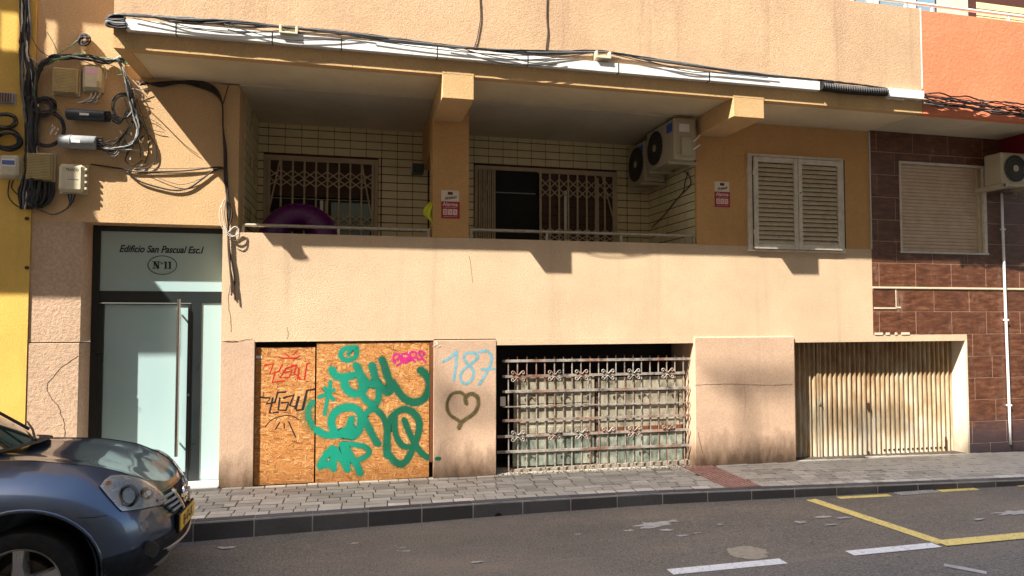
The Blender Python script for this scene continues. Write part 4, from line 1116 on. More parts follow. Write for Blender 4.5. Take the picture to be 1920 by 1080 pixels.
def closure(label, px0, py0, px1, py1, mat, bands, side):
    a = PY(px0, py0, -.06); b = PY(px1, py1, -.06); zc = (a.z+b.z)/2; r = (a.z-b.z)/2
    T = thing('splice_closure', label, 'splice closure', ((a.x+b.x)/2, -.01, b.z), 'telecom boxes on the wall')
    mb = MB(); pts = []; rr = []
    for t in (0, .02, .3, .31, .33, .34, .97, 1): pts.append((a.x+(b.x-a.x)*t, -.03-r, zc)); rr.append(r*(.9 if t in (0, 1) else (1.07 if bands and t in (.31, .33) else 1)))
    mb.tube(pts, rr, 16); mb.build('shell', mat, T, smooth=True)
    boxo('sticker', 'label_white', T, a.x+(b.x-a.x)*.38, a.x+(b.x-a.x)*.62, -.03-2*r-.002, -.03-2*r+.02, zc-r*.28, zc+r*.12)
    boxo('mount', 'box_dark', T, a.x+.04, b.x-.04, -.06, -.004, zc-r*.6, zc+r*.6)
    for k in range(5):
        z = zc+r*.8*(k/2-1); MB().cyl((b.x-.005, -.03-r, z), (b.x+.045, -.03-r, z), .011, 8).build('gland', 'black_rubber', T, smooth=True)
    return T, a, b, zc, r
T, a, b, zc, r = closure('dark splice closure with a white sticker, upper of two', 128, 205, 199, 230, 'box_dark', 0, 1)
for k in range(5):
    strand(T, [(b.x+.04, -.08, zc+r*.8*(k/2-1)), PY(212, 215+k*3, -.08), PY(226, 226+k, -.07), PY(240, 214-k*3, -.06)], .007, 'cable_grey' if k % 2 else 'black_rubber', 6)
T, a, b, zc, r = closure('grey splice closure with a black strap, lower of two', 116, 254, 184, 283, 'box_grey', 1, 1)
for k in range(6):
    z0 = zc+r*.8*(k/2.5-1)
    e = (random.uniform(232, 262), random.uniform(225, 300))
    strand(T, [(b.x+.04, -.08, z0), PY(200, 266+k*4, -.08), PY(218, 262+k*6, -.07), PY(*e, -.05)], .0065, random.choice(('cable_grey', 'black_rubber', 'cable_white')), 6)
# little white heat-shrink tags
for k in range(26):
    if k < 16: c = PY(random.uniform(205, 262), random.uniform(232, 300), -.045); t = random.uniform(0, 3.1); d = Vector((math.cos(t), 0, math.sin(t)))*.018
    else: c = PY(random.uniform(95, 110), random.uniform(235, 252), -.06); d = Vector((.003, 0, .012))
    MB().cyl(c-d, c+d, .006, 6).build('cable_tag', 'label_white', HR)
for (x, y, ang) in ((196, 248, .1), (205, 232, .2)):
    pass
# loose cables across the wall to the corner bundle
LC = thing('cable_bundle', 'thin loose cables drooping across the sunlit wall above the door', 'cables', (-2, -.02, 3.2))
for pts, r in (([(170, 308), (205, 313), (238, 318), (250, 322), (290, 322), (350, 320), (400, 314), (418, 316), (424, 335), (425, 365)], .008), ([(238, 322), (262, 340), (300, 352), (330, 357), (355, 352), (380, 335), (400, 320), (418, 315)], .009),
               ([(262, 318), (330, 345), (370, 338), (400, 320)], .003), ([(235, 318), (275, 316), (340, 316), (420, 313)], .003), ([(262, 225), (278, 255), (278, 285), (268, 310), (250, 318)], .005),
               ([(280, 253), (292, 275), (292, 300), (278, 314), (255, 317)], .005), ([(262, 190), (300, 225), (345, 270), (372, 290)], .003), ([(258, 215), (285, 225), (302, 236)], .003),
               ([(278, 240), (295, 246), (309, 248)], .003), ([(268, 300), (250, 310), (235, 300), (245, 280), (262, 262), (272, 250)], .005)):
    strand(LC, [PY(x, y, -.02) for x, y in pts], r, 'black_rubber' if r > .004 else 'cable_brown', 7)
CC = thing('cable_bundle', 'dark cables under the canopy corner dropping beside the balcony', 'cables', (-1.4, -.02, 3.4))
for k in range(5):
    top = [(262, 160), (272, 158-k), (300, 158+k*2-4), (340, 152+k), (375, 152+k*3), (400, 162+k*3), (412, 178+k*2), (417, 200)]
    low = [(418, 240), (420+k, 280), (424+random.uniform(-4, 8), 330), (427+random.uniform(-3, 3), 365), (430+random.uniform(-5, 5), 400), (428, 430)]
    tail = [(430+random.uniform(-3, 4), 460), (433+random.uniform(-3, 4), 500), (436+random.uniform(-3, 5), 530), (436+random.uniform(-4, 5), 556+random.uniform(-5, 8))]
    strand(CC, [PY(x, y, -.02-random.random()*.015) for x, y in top+low+(tail if k != 1 else [])], .008, 'black_rubber' if k % 2 else 'cable_brown', 6)
for pts, m_ in (([(422, 372), (412, 395), (414, 420), (426, 440), (440, 443), (448, 432), (440, 425), (428, 436)], 'cable_white'), ([(430, 436), (440, 430), (449, 428), (448, 445), (440, 452), (430, 448)], 'cable_brown'),
                ([(415, 385), (420, 420), (426, 436), (438, 442), (448, 438)], 'cable_white'), ([(424, 375), (421, 400), (424, 420), (428, 440)], 'cable_grey')):
    strand(CC, [PY(x, y, -.05) for x, y in pts], .005, m_, 7)
strand(CC, [PY(x, y, -.03) for x, y in ((428, 160), (424, 175), (418, 195))], .006, 'cable_brown', 6)

# ---------------- air conditioners in the balcony (fan side turned to the left)
def ac_unit(label, loc, rz, W=.80, Hh=.56, Dp=.30, logo=True, group='outdoor air conditioners'):
    T = thing('air_conditioner', label, 'air conditioner', loc, group)   # local: front faces -Y, width along X, origin bottom centre back
    WL[T.name] = Vector((0, 0, 0))
    boxo('casing', 'ac_cream', T, -W/2, W/2, -Dp, 0, 0, Hh, .014)
    cx = -W/2+.04+Hh*.43; cz = Hh*.5; rr = Hh*.42
    MB().cyl((cx, -Dp-.002, cz), (cx, -Dp-.006, cz), rr, 32).build('fan_recess', 'ac_dark', T)
    mb = MB()
    for k in range(4): mb.ring((cx, -Dp-.010, cz), rr*(.25+.25*k), .0035, 'Y', 28, 4)
    for k in range(24):
        a = 2*math.pi*k/24; mb.bar((cx+math.cos(a)*.05, -Dp-.010, cz+math.sin(a)*.05), (cx+math.cos(a+.35)*rr, -Dp-.010, cz+math.sin(a+.35)*rr), .004, .003)
    mb.build('fan_guard', 'ac_grille', T)
    MB().cyl((cx, -Dp-.018, cz), (cx, -Dp-.008, cz), .045, 20).build('hub', 'ac_cream', T, smooth=True)
    if logo: boxo('logo', 'logo_blue', T, W/2-.20, W/2-.05, -Dp-.003, -Dp, Hh-.16, Hh-.05)
    boxo('side_panel', 'ac_cream', T, W/2, W/2+.006, -Dp+.03, -.03, .06, Hh-.04, .003)
    boxo('valve_cover', 'ac_cream', T, W/2+.006, W/2+.05, -Dp+.08, -.07, .05, .28, .010)
    boxo('terminal', 'label_white', T, W/2+.006, W/2+.022, -Dp+.06, -.10, .34, .44, .004)
    for k in range(2): MB().tube(smooth_pts([(W/2+.02, -.07, .12+k*.1), (W/2+.06, -.04, .14+k*.1), (W/2+.05, .02, .18+k*.12)], 6), .010, 8).build('pipe', 'label_white', T, smooth='all')
    for s_ in (-1, 1):
        MB().bar((s_*W*.36, -Dp-.02, -.02), (s_*W*.36, .06, -.02), .03, .035, (0,0,1)).build('bracket', 'ac_cream', T)
    T.rotation_euler = (0, 0, rz); return T
# near unit: local -Y (front) -> world -X ; local +X -> world -Y (towards the street)
ac_unit('air conditioner nearer the street, valve side showing, on the balcony side wall', (4.10, .31, 3.76), R(-90), .80, .52)
ac_unit('air conditioner deeper in the balcony, half hidden by the nearer one', (4.10, 1.06, 3.66), R(-90), .56)
WR_ = thing('drain_hose', 'thin dark drain hose curling below the balcony air conditioners', 'hose', (4.1, .4, 3.5))
for pts in ([(4.14, .2, 3.68), (4.12, .25, 3.55), (4.145, .35, 3.45), (4.145, .6, 3.35), (4.14, .9, 3.22), (4.14, 1.3, 3.1)], [(4.14, .3, 3.7), (4.10, .1, 3.6), (4.14, .15, 3.5), (4.145, .4, 3.42)]):
    strand(WR_, pts, .007, 'cable_brown', 7)

# ---------------- OSB boards over the left opening
ZB = gz(0)
def board(px0, px1, pyt, Y, label):
    a = PY(px0, 780, Y).x; b = PY(px1, 780, Y).x; z1 = PY((px0+px1)/2, pyt, Y).z; z0 = gz((a+b)/2)+.004
    T = thing('osb_board', label, 'board', ((a+b)/2, Y, z0), 'chipboard sheets closing the opening')
    boxo('panel', 'osb', T, a, b, Y, Y+.015, z0, z1); return T
BD1 = board(478, 589.5, 651, .030, 'narrow chipboard sheet with red and black line graffiti')
BD2 = board(592.5, 804.5, 642, .012, 'wide chipboard sheet with big green and small pink graffiti')
boxo('wood_post', 'wood_dark', B, PY(805.5, 780, .02).x, PY(812, 780, .02).x, .006, .06, gz(0)+.17, 1.55)
boxo('wood_post', 'rust_dark', B, PY(472, 780, .04).x-.02, PY(478, 780, .04).x, .045, .09, gz(0)+.2, 1.53)
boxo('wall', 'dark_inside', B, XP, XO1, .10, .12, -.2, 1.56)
for (px, py) in ((596, 657), (596, 900), (800, 655), (800, 895), (700, 650), (483, 660), (585, 660), (483, 900), (585, 905)):
    par = BD1 if px < 591 else BD2; c = PY(px, py, .03 if px < 591 else .012); yy = c.y
    MB().cyl((c.x, yy-.003, c.z), (c.x, yy+.001, c.z), .006, 8).build('screw', 'rust_dark', par)

SC = [0]
def stroke(par, pts, w, mat, conv, Y, n=8, closed=False, name='graffiti', taper=False):
    P = smooth_pts([PY(*conv(x, y), Y) for x, y in pts], n, closed)
    if closed: P.append(P[0].copy())
    # even spacing, rounded ends
    t0 = (P[0]-P[1]).normalized()*w*.35; t1 = (P[-1]-P[-2]).normalized()*w*.35
    P = [P[0]+t0]+P+[P[-1]+t1]
    m = len(P); W = [w*(.35 if i in (0, m-1) else 1)*(1+.10*noise.noise(P[i]*7)) for i in range(m)]
    SC[0] += 1
    if mat == 'spray_green' and w > .03:
        MB().ribbon([p+Vector((0, -.0003-.000002*SC[0], 0)) for p in P], [q*1.75 for q in W], step=1e-7).build(name, 'spray_faint', par)
    return MB().ribbon([p+Vector((0, -.0005-.00002*(SC[0] % 60), 0)) for p in P], W, step=2e-7).build(name, mat, par)
c2 = lambda x, y: (590+x/6.97, 635+y/6.97)
c3 = lambda x, y: (560+x/7.111, 750+y/7.111)
c1 = lambda x, y: (440+x/4.906, 640+y/4.906)
Yb = .012
G = 'spray_green'
gs = lambda pts, w, conv, cl=False: stroke(BD2, pts, w*1.12, G, conv, Yb, closed=cl)
gs([(540, 130), (440, 120), (370, 150), (340, 210), (380, 270), (450, 280), (520, 250), (550, 190), (540, 130)], .060, c2)
gs([(500, 110), (550, 120), (545, 200)], .055, c2); gs([(470, 160), (440, 190), (450, 215)], .04, c2)
gs([(225, 400), (270, 480), (360, 505), (450, 490), (500, 485)], .095, c2)
gs([(545, 345), (590, 440), (640, 530), (720, 590), (800, 590), (830, 560)], .095, c2)
gs([(400, 500), (390, 580), (420, 660), (500, 715), (590, 710), (650, 650), (650, 560)], .10, c2)
gs([(560, 450), (610, 560), (620, 660), (640, 760), (700, 830), (760, 870), (820, 820), (840, 720), (830, 620)], .085, c2)
gs([(750, 345), (770, 430), (800, 540), (840, 600), (900, 660), (960, 710)], .095, c2)
gs([(880, 270), (915, 370), (950, 480), (985, 600), (985, 690)], .095, c2)
gs([(1010, 560), (1060, 640), (1130, 740), (1220, 810), (1320, 830), (1420, 790), (1480, 690), (1495, 570), (1450, 470), (1380, 405)], .095, c2)
gs([(770, 860), (770, 920)], .085, c2)
for pts in ([(205, 560), (195, 680), (165, 800), (130, 990)], [(50, 765), (130, 735), (255, 665)], [(130, 640), (180, 720), (250, 800)]): gs(pts, .045, c2)
# second row
gs([(250, 400), (330, 455), (450, 470), (600, 460), (740, 490)], .085, c3)
stroke(BD1, [(190, 30), (130, 120), (135, 240), (190, 350), (205, 372)], .080, G, c3, .030)
gs([(232, 395), (255, 405)], .08, c3)
gs([(480, 430), (440, 330), (450, 220), (520, 140), (620, 100), (720, 100), (800, 150), (835, 240), (820, 360), (770, 450), (680, 470), (560, 440)], .095, c3)
gs([(710, 250), (680, 330), (640, 400), (560, 430)], .085, c3); gs([(690, 360), (760, 440)], .09, c3); gs([(480, 200), (440, 300)], .05, c3)
gs([(860, 200), (900, 300), (960, 420), (1010, 520), (1060, 590)], .085, c3)
gs([(870, 220), (920, 160), (990, 120), (1060, 150), (1120, 220), (1160, 310), (1185, 420)], .075, c3)
gs([(1185, 300), (1180, 450), (1175, 600), (1180, 740)], .095, c3)
gs([(1190, 330), (1240, 230), (1330, 150), (1430, 125), (1530, 170), (1600, 280), (1600, 420), (1540, 600), (1460, 770), (1380, 850), (1280, 820), (1200, 720)], .085, c3)
gs([(1405, 260), (1440, 350), (1490, 470), (1560, 600), (1650, 720), (1730, 770)], .075, c3)
stroke(None, [(1800, 775), (1880, 780)], .07, G, c3, -.0135, name='graffiti') if False else None
gs([(1280, 220), (1280, 380), (1320, 520), (1390, 610), (1480, 630)], .075, c3)
gs([(280, 890), (320, 800), (400, 700), (450, 640)], .08, c3); gs([(450, 640), (465, 760), (460, 920)], .085, c3); gs([(290, 870), (450, 850)], .09, c3); gs([(340, 700), (440, 690)], .04, c3)
gs([(470, 650), (540, 750), (620, 860), (650, 930)], .085, c3); gs([(590, 600), (620, 700), (640, 860)], .09, c3); gs([(630, 640), (700, 760), (780, 880), (820, 980)], .085, c3)
gs([(560, 590), (700, 590), (840, 610), (930, 660), (930, 720), (860, 770), (790, 800)], .065, c3)
# overspray haze
for pts, w, cv, bd, Y in (([(150, 60), (120, 240), (200, 380)], .22, c3, BD1, .030),): stroke(bd, pts, w, 'spray_faint', cv, Y)
# pink tag
c6 = lambda x, y: (720+x/18., 640+y/18.)
for pts in ([(430, 820), (560, 740), (620, 640), (560, 570), (450, 600), (350, 640), (310, 540), (380, 430), (480, 430), (520, 520), (440, 590)], [(330, 480), (320, 640), (380, 730)], [(600, 440), (720, 410), (820, 470), (780, 560), (640, 560), (580, 480)],
            [(560, 640), (660, 720), (820, 680), (880, 620), (760, 590)], [(560, 500), (600, 640), (700, 640), (900, 560)], [(880, 400), (960, 340), (1080, 390), (1070, 500), (960, 550), (870, 480), (880, 390)], [(860, 470), (880, 590), (960, 620), (1040, 690)],
            [(960, 560), (1060, 550)], [(1330, 470), (1360, 400), (1280, 340), (1190, 340), (1190, 430), (1280, 530), (1280, 600), (1190, 600), (1100, 560)], [(1300, 600), (1410, 700)]):
    stroke(BD2, pts, .030, 'spray_magenta', c6, Yb, n=6)
# line tags on the narrow board
k1 = lambda pts, m_, w=.012: stroke(BD1, pts, w*1.45, m_, c1, .030, n=1)
Rm, Bk = 'marker_red', 'marker_black'
k1([(275, 218), (355, 205), (320, 305), (405, 275), (440, 210)], Rm); k1([(370, 285), (345, 378), (455, 362)], Rm); k1([(560, 220), (470, 250), (415, 335), (500, 330), (530, 265), (455, 290)], Rm)
k1([(520, 220), (570, 215), (545, 300), (580, 310), (600, 350), (640, 355), (665, 205), (690, 200)], Rm); k1([(590, 245), (580, 345)], Rm)
k1([(405, 145), (440, 155), (560, 152), (605, 132)], Rm, .010); k1([(450, 105), (500, 140)], Rm, .008); k1([(575, 85), (535, 125)], Rm, .008); k1([(520, 155), (540, 180), (550, 150)], Rm, .006)
k1([(235, 515), (325, 520), (290, 575), (370, 560), (395, 470), (470, 465)], Bk, .014); k1([(350, 520), (320, 660), (400, 650)], Bk, .014); k1([(415, 520), (400, 630), (470, 635), (495, 560), (430, 565)], Bk, .014)
k1([(450, 520), (545, 490), (505, 590), (560, 600), (570, 635), (625, 625), (665, 450), (735, 440)], Bk, .015); k1([(590, 510), (560, 620)], Bk, .020); k1([(655, 500), (625, 628)], Bk, .020)
stroke(BD1, [(280, 790), (330, 730), (420, 690), (520, 685), (590, 718)], .011, Bk, c1, .030); k1([(412, 748), (375, 808)], Bk, .010); k1([(455, 752), (456, 800)], Bk, .009); k1([(497, 740), (560, 880)], Bk, .011)
mb = MB(); hp = [(605, 460), (580, 410), (585, 385), (605, 380), (618, 395), (635, 380), (658, 382), (650, 410)]
mb.add([PY(*c1(x, y), .0285) for x, y in hp], [tuple(range(8))]); mb.build('graffiti', 'marker_black', BD1)
boxo('sticker', 'label_white', BD1, PY(480, 670, .03).x, PY(491, 670, .03).x, .0285, .030, PY(485, 672, .03).z, PY(485, 667, .03).z)
# 187 and the heart on the pier
g6 = lambda x, y: (440+x/3.176, 600+y/3.176)
YP_ = -.0125
for pts in ([(1240, 250), (1280, 225), (1320, 190)], [(1322, 185), (1318, 260), (1305, 360)], [(1440, 200), (1390, 195), (1365, 225), (1390, 265), (1420, 300), (1415, 350), (1375, 380), (1345, 350), (1360, 300), (1410, 260), (1445, 225), (1440, 200)],
            [(1455, 190), (1500, 185), (1530, 215), (1520, 270), (1490, 330), (1455, 385)], [(1470, 295), (1545, 290)]):
    stroke(B, pts, .042, 'spray_blue', g6, YP_)
stroke(B, [(1375, 455), (1340, 430), (1290, 445), (1265, 500), (1280, 560), (1345, 610), (1340, 640)], .050, 'spray_olive', g6, YP_)
stroke(B, [(1380, 500), (1375, 460), (1410, 440), (1445, 460), (1450, 510), (1420, 560), (1350, 610), (1335, 645)], .062, 'spray_olive', g6, YP_)
stroke(B, [(1200, 825), (1222, 826)], .05, G, g6, YP_)

# ---------------- security grille over the middle opening with old panels behind
YG = .085
SG = thing('window_grille', 'wrought iron grille with scrolls and peeling paint in the wide opening', 'security grille', (2.85, YG, gz(2.8)))
xv0 = PY(953, 760, YG).x; xv1 = PY(1282, 760, YG).x
ztop = PY(1115, 667, YG).z
for k in range(21):
    x = xv0+(xv1-xv0)*k/20+random.uniform(-.004, .004); tl = random.uniform(-.008, .008)
    MB().bar((x+tl, YG, gz(x)+.015), (x, YG, ztop+random.uniform(-.01, .005)), .011, .011).build('bar', 'grille_paint', SG)
x = PY(931, 760, YG).x+.05
rows_l = [677, 706, 734.5, 763, 789, 818, 847]; rows_r = [672.5, 699, 727, 754, 778, 805, 834]
zr = []
for k in range(7):
    a = PY(942, rows_l[k], YG-.01); b = PY(1293 if k not in (1,) else 1284, rows_r[k], YG-.01)
    if k > 4: a = PY(932, rows_l[k]+1, YG-.01)
    wd = .030 if k != 3 else .013
    mb = MB(); mb.bar((a.x, YG-.012, a.z), (b.x, YG-.012, b.z), wd, .009); mb.build('crossbar', 'grille_paint', SG); zr.append((a, b))
def scroll(cx, cz, sx, sz):
    pts = []
    for k in range(12):
        t = k/11; a = -math.pi/2+t*math.pi*1.55; r = .036*(1-.35*t)
        pts.append((cx+sx*(.036+r*math.sin(a-.0)*-1*0+.0), 0, 0))
    pts = [(cx+sx*x_, YG-.024, cz+sz*z_) for x_, z_ in ((.0, .0), (.018, .012), (.035, .030), (.050, .045), (.066, .048), (.077, .036), (.074, .020), (.062, .013), (.052, .020), (.054, .030))]
    return MB().tube(smooth_pts(pts, 4), .0065, 5)
for r_ in (1, 5):
    a, b = zr[r_]
    for k in (1, 5, 8, 11, 14, 18):
        x = xv0+(xv1-xv0)*k/20; z = a.z+(b.z-a.z)*(x-a.x)/(b.x-a.x)
        for sx in (-1, 1):
            for sz in (-1, 1):
                if r_ == 5 and sz < 0 and k in (11, 18): continue
                scroll(x, z+sz*.012, sx, sz).build('scroll', 'grille_paint', SG, smooth='all')
# hooks on the right that tie the crossbars back
for k in (2, 3, 4, 6):
    b = zr[k][1]; MB().tube([(b.x, YG-.012, b.z), (b.x-.03, YG+.1, b.z-.22)], .006, 5).build('stay', 'grille_paint', SG)
# panels behind
YQ = .185
def bp(x, y): return PY(900+x/3.177, 600+y/3.177, YQ)
PN = thing('old_cabinet', 'old cream and green panel doors standing behind the iron grille', 'cabinet', (2.85, YQ+.1, gz(2.8)))
def pnl(x0, x1, y0, y1, mat, dy=0, nm='panel'):
    a = bp(x0, y0); b = bp(x1, y1); boxo(nm, mat, PN, a.x, b.x, YQ+dy, YQ+dy+.02, b.z, a.z, .003)
for (xa_, xb_) in ((205, 682), (706, 1208)):
    pnl(xa_, xb_, 345, 412, 'board_cream', .004); pnl(xa_+ (30 if xa_ < 300 else 0), xb_-30, 432, 490 if xa_ < 300 else 500, 'board_cream')
    pnl(xa_+25 if xa_ < 300 else xa_, xb_-28, 508 if xa_ < 300 else 512, 585, 'board_cream', .002); pnl(xa_+28 if xa_ < 300 else xa_, xb_-20, 600, 632, 'board_cream', -.004)
    pnl(xa_-0, xb_, 412, 645, 'board_cream', .03, 'back_board')
    pnl(xa_+30 if xa_ < 300 else xa_, xb_, 640, 662, 'wood_dark' if xa_ > 300 else 'board_cream', -.008, 'bottom_rail')
    pnl(xa_-10, xb_, 668, 850 if xa_ < 300 else 838, 'board_green', .0)
pnl(640, 682, 345, 640, 'board_cream', -.006, 'stile'); pnl(1190, 1225, 345, 640, 'board_cream', .006, 'stile')
pnl(682, 706, 345, 845, 'rust_dark', .01, 'stile')
boxo('curb', 'rubble', B, XG0, XG1, .12, .26, -.2, gz(2.8)+.035)
boxo('wall', 'stucco_pink', B, XG1, XG1+.03, .0, .6, -.2, 1.49) if False else None
boxo('grille_bag', 'label_white', None, bp(118, 440).x, bp(150, 510).x, YQ-.03, YQ-.01, bp(118, 512).z, bp(118, 455).z, .008)
tag(bpy.data.objects['grille_bag'], 'crumpled pale sheet of plastic behind the left end of the grille', 'plastic sheet')
bpy.data.objects['grille_bag'].name = 'plastic_sheet'

# ---------------- corrugated garage door
YC = .245
GD = boxo('garage_door', 'rust_dark', B, XP1, XP2-.0, YC+.02, YC+.05, -.1, 1.5)
def corr(x0, x1, z0, z1, Y, name, pitch=.0765, amp=.020):
    mb = MB(); n = int((x1-x0)/pitch*8)
    for i in range(n+1):
        x = x0+(x1-x0)*i/n; ph = ((x-5.49)/pitch) % 1
        d = amp*max(-1, min(1, 1.6*math.sin(ph*2*math.pi)))
        mb.v += [Vector((x, Y-d, z0)), Vector((x, Y-d, z1))]
    for i in range(n): mb.f.append((2*i, 2*i+2, 2*i+3, 2*i+1))
    o = mb.build(name, 'rusty_corrugated', GD, smooth=True); return o
xs1 = PY(1531, 780, YC).x; xs2 = PY(1627, 780, YC).x; xs3 = PY(1783, 780, YC).x
corr(PY(1512-24, 780, YC).x, xs1-.004, -.06, 1.5, YC-.004, 'corrugated_sheet')
corr(xs1+.004, xs2-.002, -.06, 1.5, YC-.02, 'corrugated_sheet')
corr(xs2+.004, xs3, -.06, 1.5, YC-.014, 'corrugated_sheet')
boxo('edge_strip', 'rusty_corrugated', GD, xs1-.012, xs1+.012, YC-.044, YC-.03, -.06, 1.5)
boxo('edge_strip', 'rusty_corrugated', GD, xs3-.005, XP2, YC-.02, YC-.005, -.06, 1.5)
c = PY(1628, 762, YC-.04); boxo('latch', 'rust_dark', GD, c.x-.012, c.x+.012, YC-.06, YC-.03, c.z-.05, c.z+.05, .003)
c = PY(1628, 850, YC-.04); boxo('latch', 'rust_dark', GD, c.x-.012, c.x+.012, YC-.055, YC-.03, c.z-.05, c.z+.03, .003)
c = PY(1537, 756, YC-.04); boxo('latch', 'box_grey', GD, c.x-.02, c.x+.02, YC-.055, YC-.04, c.z-.02, c.z+.02, .003)
c = PY(1775, 838, YC-.04); boxo('rust_flake', 'rust_dark', GD, c.x-.02, c.x+.012, YC-.036, YC-.03, c.z-.14, c.z+.14)
mb = MB()
xx = PY(1655, 850, YC).x
while xx < xs3-.12:
    z = gz(xx)+.035; mb.box(xx-.012, xx+.012, YC-.038, YC-.03, z, z+.022); xx += .0765
mb.build('vent_hole', 'dark_inside', GD)

# ================================================================== RIGHT (BROWN TILED) BUILDING
RB = thing('tiled_building', 'right hand building with glossy brown wall tiles and a coral red upper floor', 'building', (9, .5, 0))
XE = 11.2
WS = (7.16, 8.60, 2.70, 3.93)
TWL = boxo('tile_backing', 'brown_grout', RB, XB+.0, XE, .0025, WT, 1.565, WS[2])
boxo('tile_backing', 'brown_grout', RB, XB+.0, XE, .0025, WT, WS[3], ZSOF+.3); boxo('tile_backing', 'brown_grout', RB, XB, WS[0], .0025, WT, WS[2], WS[3]); boxo('tile_backing', 'brown_grout', RB, WS[1], XE, .0025, WT, WS[2], WS[3])
TWL2 = boxo('tile_backing', 'brown_grout', RB, XP2+.03, XE, .0025, WT, -.3, 1.565)
rows = [4.35, 4.04, 3.73, 3.425, 3.12, 2.83, 2.54, 2.222, 2.185, 1.886, 1.578, 1.273, .972, .674, .375, .075, -.22]
WS = (7.16, 8.60, 2.70, 3.93)
for i in range(len(rows)-1):
    zt_, zb_ = rows[i], rows[i+1]
    if zt_-zb_ < .1: continue
    off = {7.398: 0}.get(0, 0)
    ri = i if i < 7 else i-1
    u0 = (6.811 if (ri % 2 == 0) else 7.096)-.585*2
    if i in (6,): u0 = 6.811-.585
    if i == 8: u0 = 7.10-.585
    if i == 9: u0 = 6.80-.585
    if i == 10: u0 = 7.14-.585
    if i == 11: u0 = 6.88-.585
    if i == 12: u0 = 7.16-.585
    if i == 13: u0 = 6.92-.585
    u = u0
    left = XB+.005 if zt_ > 1.6 else XP2+.034
    while u < XE:
        a, b = max(u+.0045, left), min(u+.5805, XE); u += .585
        if b-a < .03: continue
        parts = [(a, b, zb_, zt_)]
        if zt_ > WS[2] and zb_ < WS[3]:
            parts = []
            if a < WS[0]: parts.append((a, min(b, WS[0]), zb_, zt_))
            if b > WS[1]: parts.append((max(a, WS[1]), b, zb_, zt_))
            if a < WS[1] and b > WS[0]:
                p, q = max(a, WS[0]), min(b, WS[1])
                if zt_ > WS[3]+.01: parts.append((p, q, WS[3], zt_))
                if zb_ < WS[2]-.01: parts.append((p, q, zb_, WS[2]))
        for (p, q, r0, r1) in parts:
            if q-p < .02: continue
            if r1 > 1.5 > r0 and p < XP2: r0 = 1.568
            par = TWL if r1 > 1.6 else TWL2
            boxo('tile', 'tile_brown', par, p, q, -.001+random.uniform(-.0006, .0006), .011, r0+.0045, r1-.0045, .0012)
boxo('trim', 'box_beige', RB, XB+.005, XE, -.014, .0022, 2.192, 2.214, .003)
boxo('trim', 'box_beige', RB, XB+.03, XP2-.0, -.016, .012, 1.566, 1.576) if False else None
c0_ = PY(1638, 543, -.002); c1_ = PY(1681, 578, -.002)
for a, b, c_, d in ((c0_.x, c1_.x, c1_.z-.008, c1_.z+.012), (c1_.x-.012, c1_.x, c1_.z, c0_.z), (c1_.x, c1_.x+.07, c1_.z-.0, c1_.z+.022)):
    boxo('plaster_trace', 'stucco_white', RB, a, b, -.006, -.002, c_, d)
for (px0, px1) in ((1640, 1655), (1661, 1668), (1678, 1682), (1690, 1705)):
    boxo('plaster_trace', 'stucco_white', RB, PY(px0, 636, 0).x, PY(px1, 636, 0).x, -.008, -.001, 1.575, 1.605)
# roller shutter window
w = boxo('window', 'dark_inside', RB, WS[0], WS[1], .10, .12, WS[2], WS[3])
for a, b, c_, d in ((WS[0], WS[0]+.025, WS[2], WS[3]), (WS[1]-.05, WS[1], WS[2], WS[3]), (WS[0]+.025, WS[1]-.05, WS[3]-.03, WS[3]), (WS[0]-.01, WS[1]+.02, WS[2]-.022, WS[2]+.004)):
    boxo('frame', 'sill_stone' if d < WS[3]-1 else 'shutter_white', w, a, b, -.018, .09, c_, d, .003)
boxo('frame', 'aluminium_beige', w, WS[1]-.12, WS[1]-.05, .02, .09, WS[2]+.004, WS[3]-.03, .003)
ns = 25; sh = (WS[3]-.03-WS[2]-.006)/ns
def slat_mb():
    m = MB(); Lx = WS[1]-.12-WS[0]-.025; pr = [(0, .0), (-.006, sh*.2), (-.008, sh*.5), (-.005, sh*.85), (0, sh*.93), (.006, sh*.93), (.006, 0)]
    n = len(pr); vs = [(0, y_, z_) for y_, z_ in pr]+[(Lx, y_, z_) for y_, z_ in pr]
    m.add(vs, [tuple(range(n)), tuple(reversed(range(n, 2*n)))]+[(k, (k+1) % n, (k+1) % n+n, k+n) for k in range(n)]); return (m, 0)
for k in range(ns):
    shared('shutter_slat', 'rolling_slat', w, 'rs', slat_mb, (WS[0]+.025, .045, WS[2]+.006+k*sh))
for px in (1708, 1812):
    c = PY(px, 470, .03); boxo('stop', 'aluminium_beige', w, c.x-.03, c.x+.03, .02, .034, WS[2]+.006, WS[2]+.028, .003)
# upper floor coral
boxo('upper_wall', 'stucco_coral', RB, 6.757, XE, YF, YF+.14, 4.335, 5.60)
boxo('canopy_edge', 'stucco_coral', RB, 6.757, XE, YF+.0, YF+.10, ZSOF-.0, 4.335)
boxo('soffit', 'soffit_dark', RB, 6.757, XE, YF+.10, .30, ZSOF+.012, ZSOF+.05)
boxo('upper_floor', 'soffit_dark', RB, 6.757, XE, YF+.14, .9, 4.70, 4.80)
xbm = 8.87
boxo('bracket', 'stucco_maroon', RB, xbm, xbm+.3, YF+.10, .0, 4.02, ZSOF+.012)
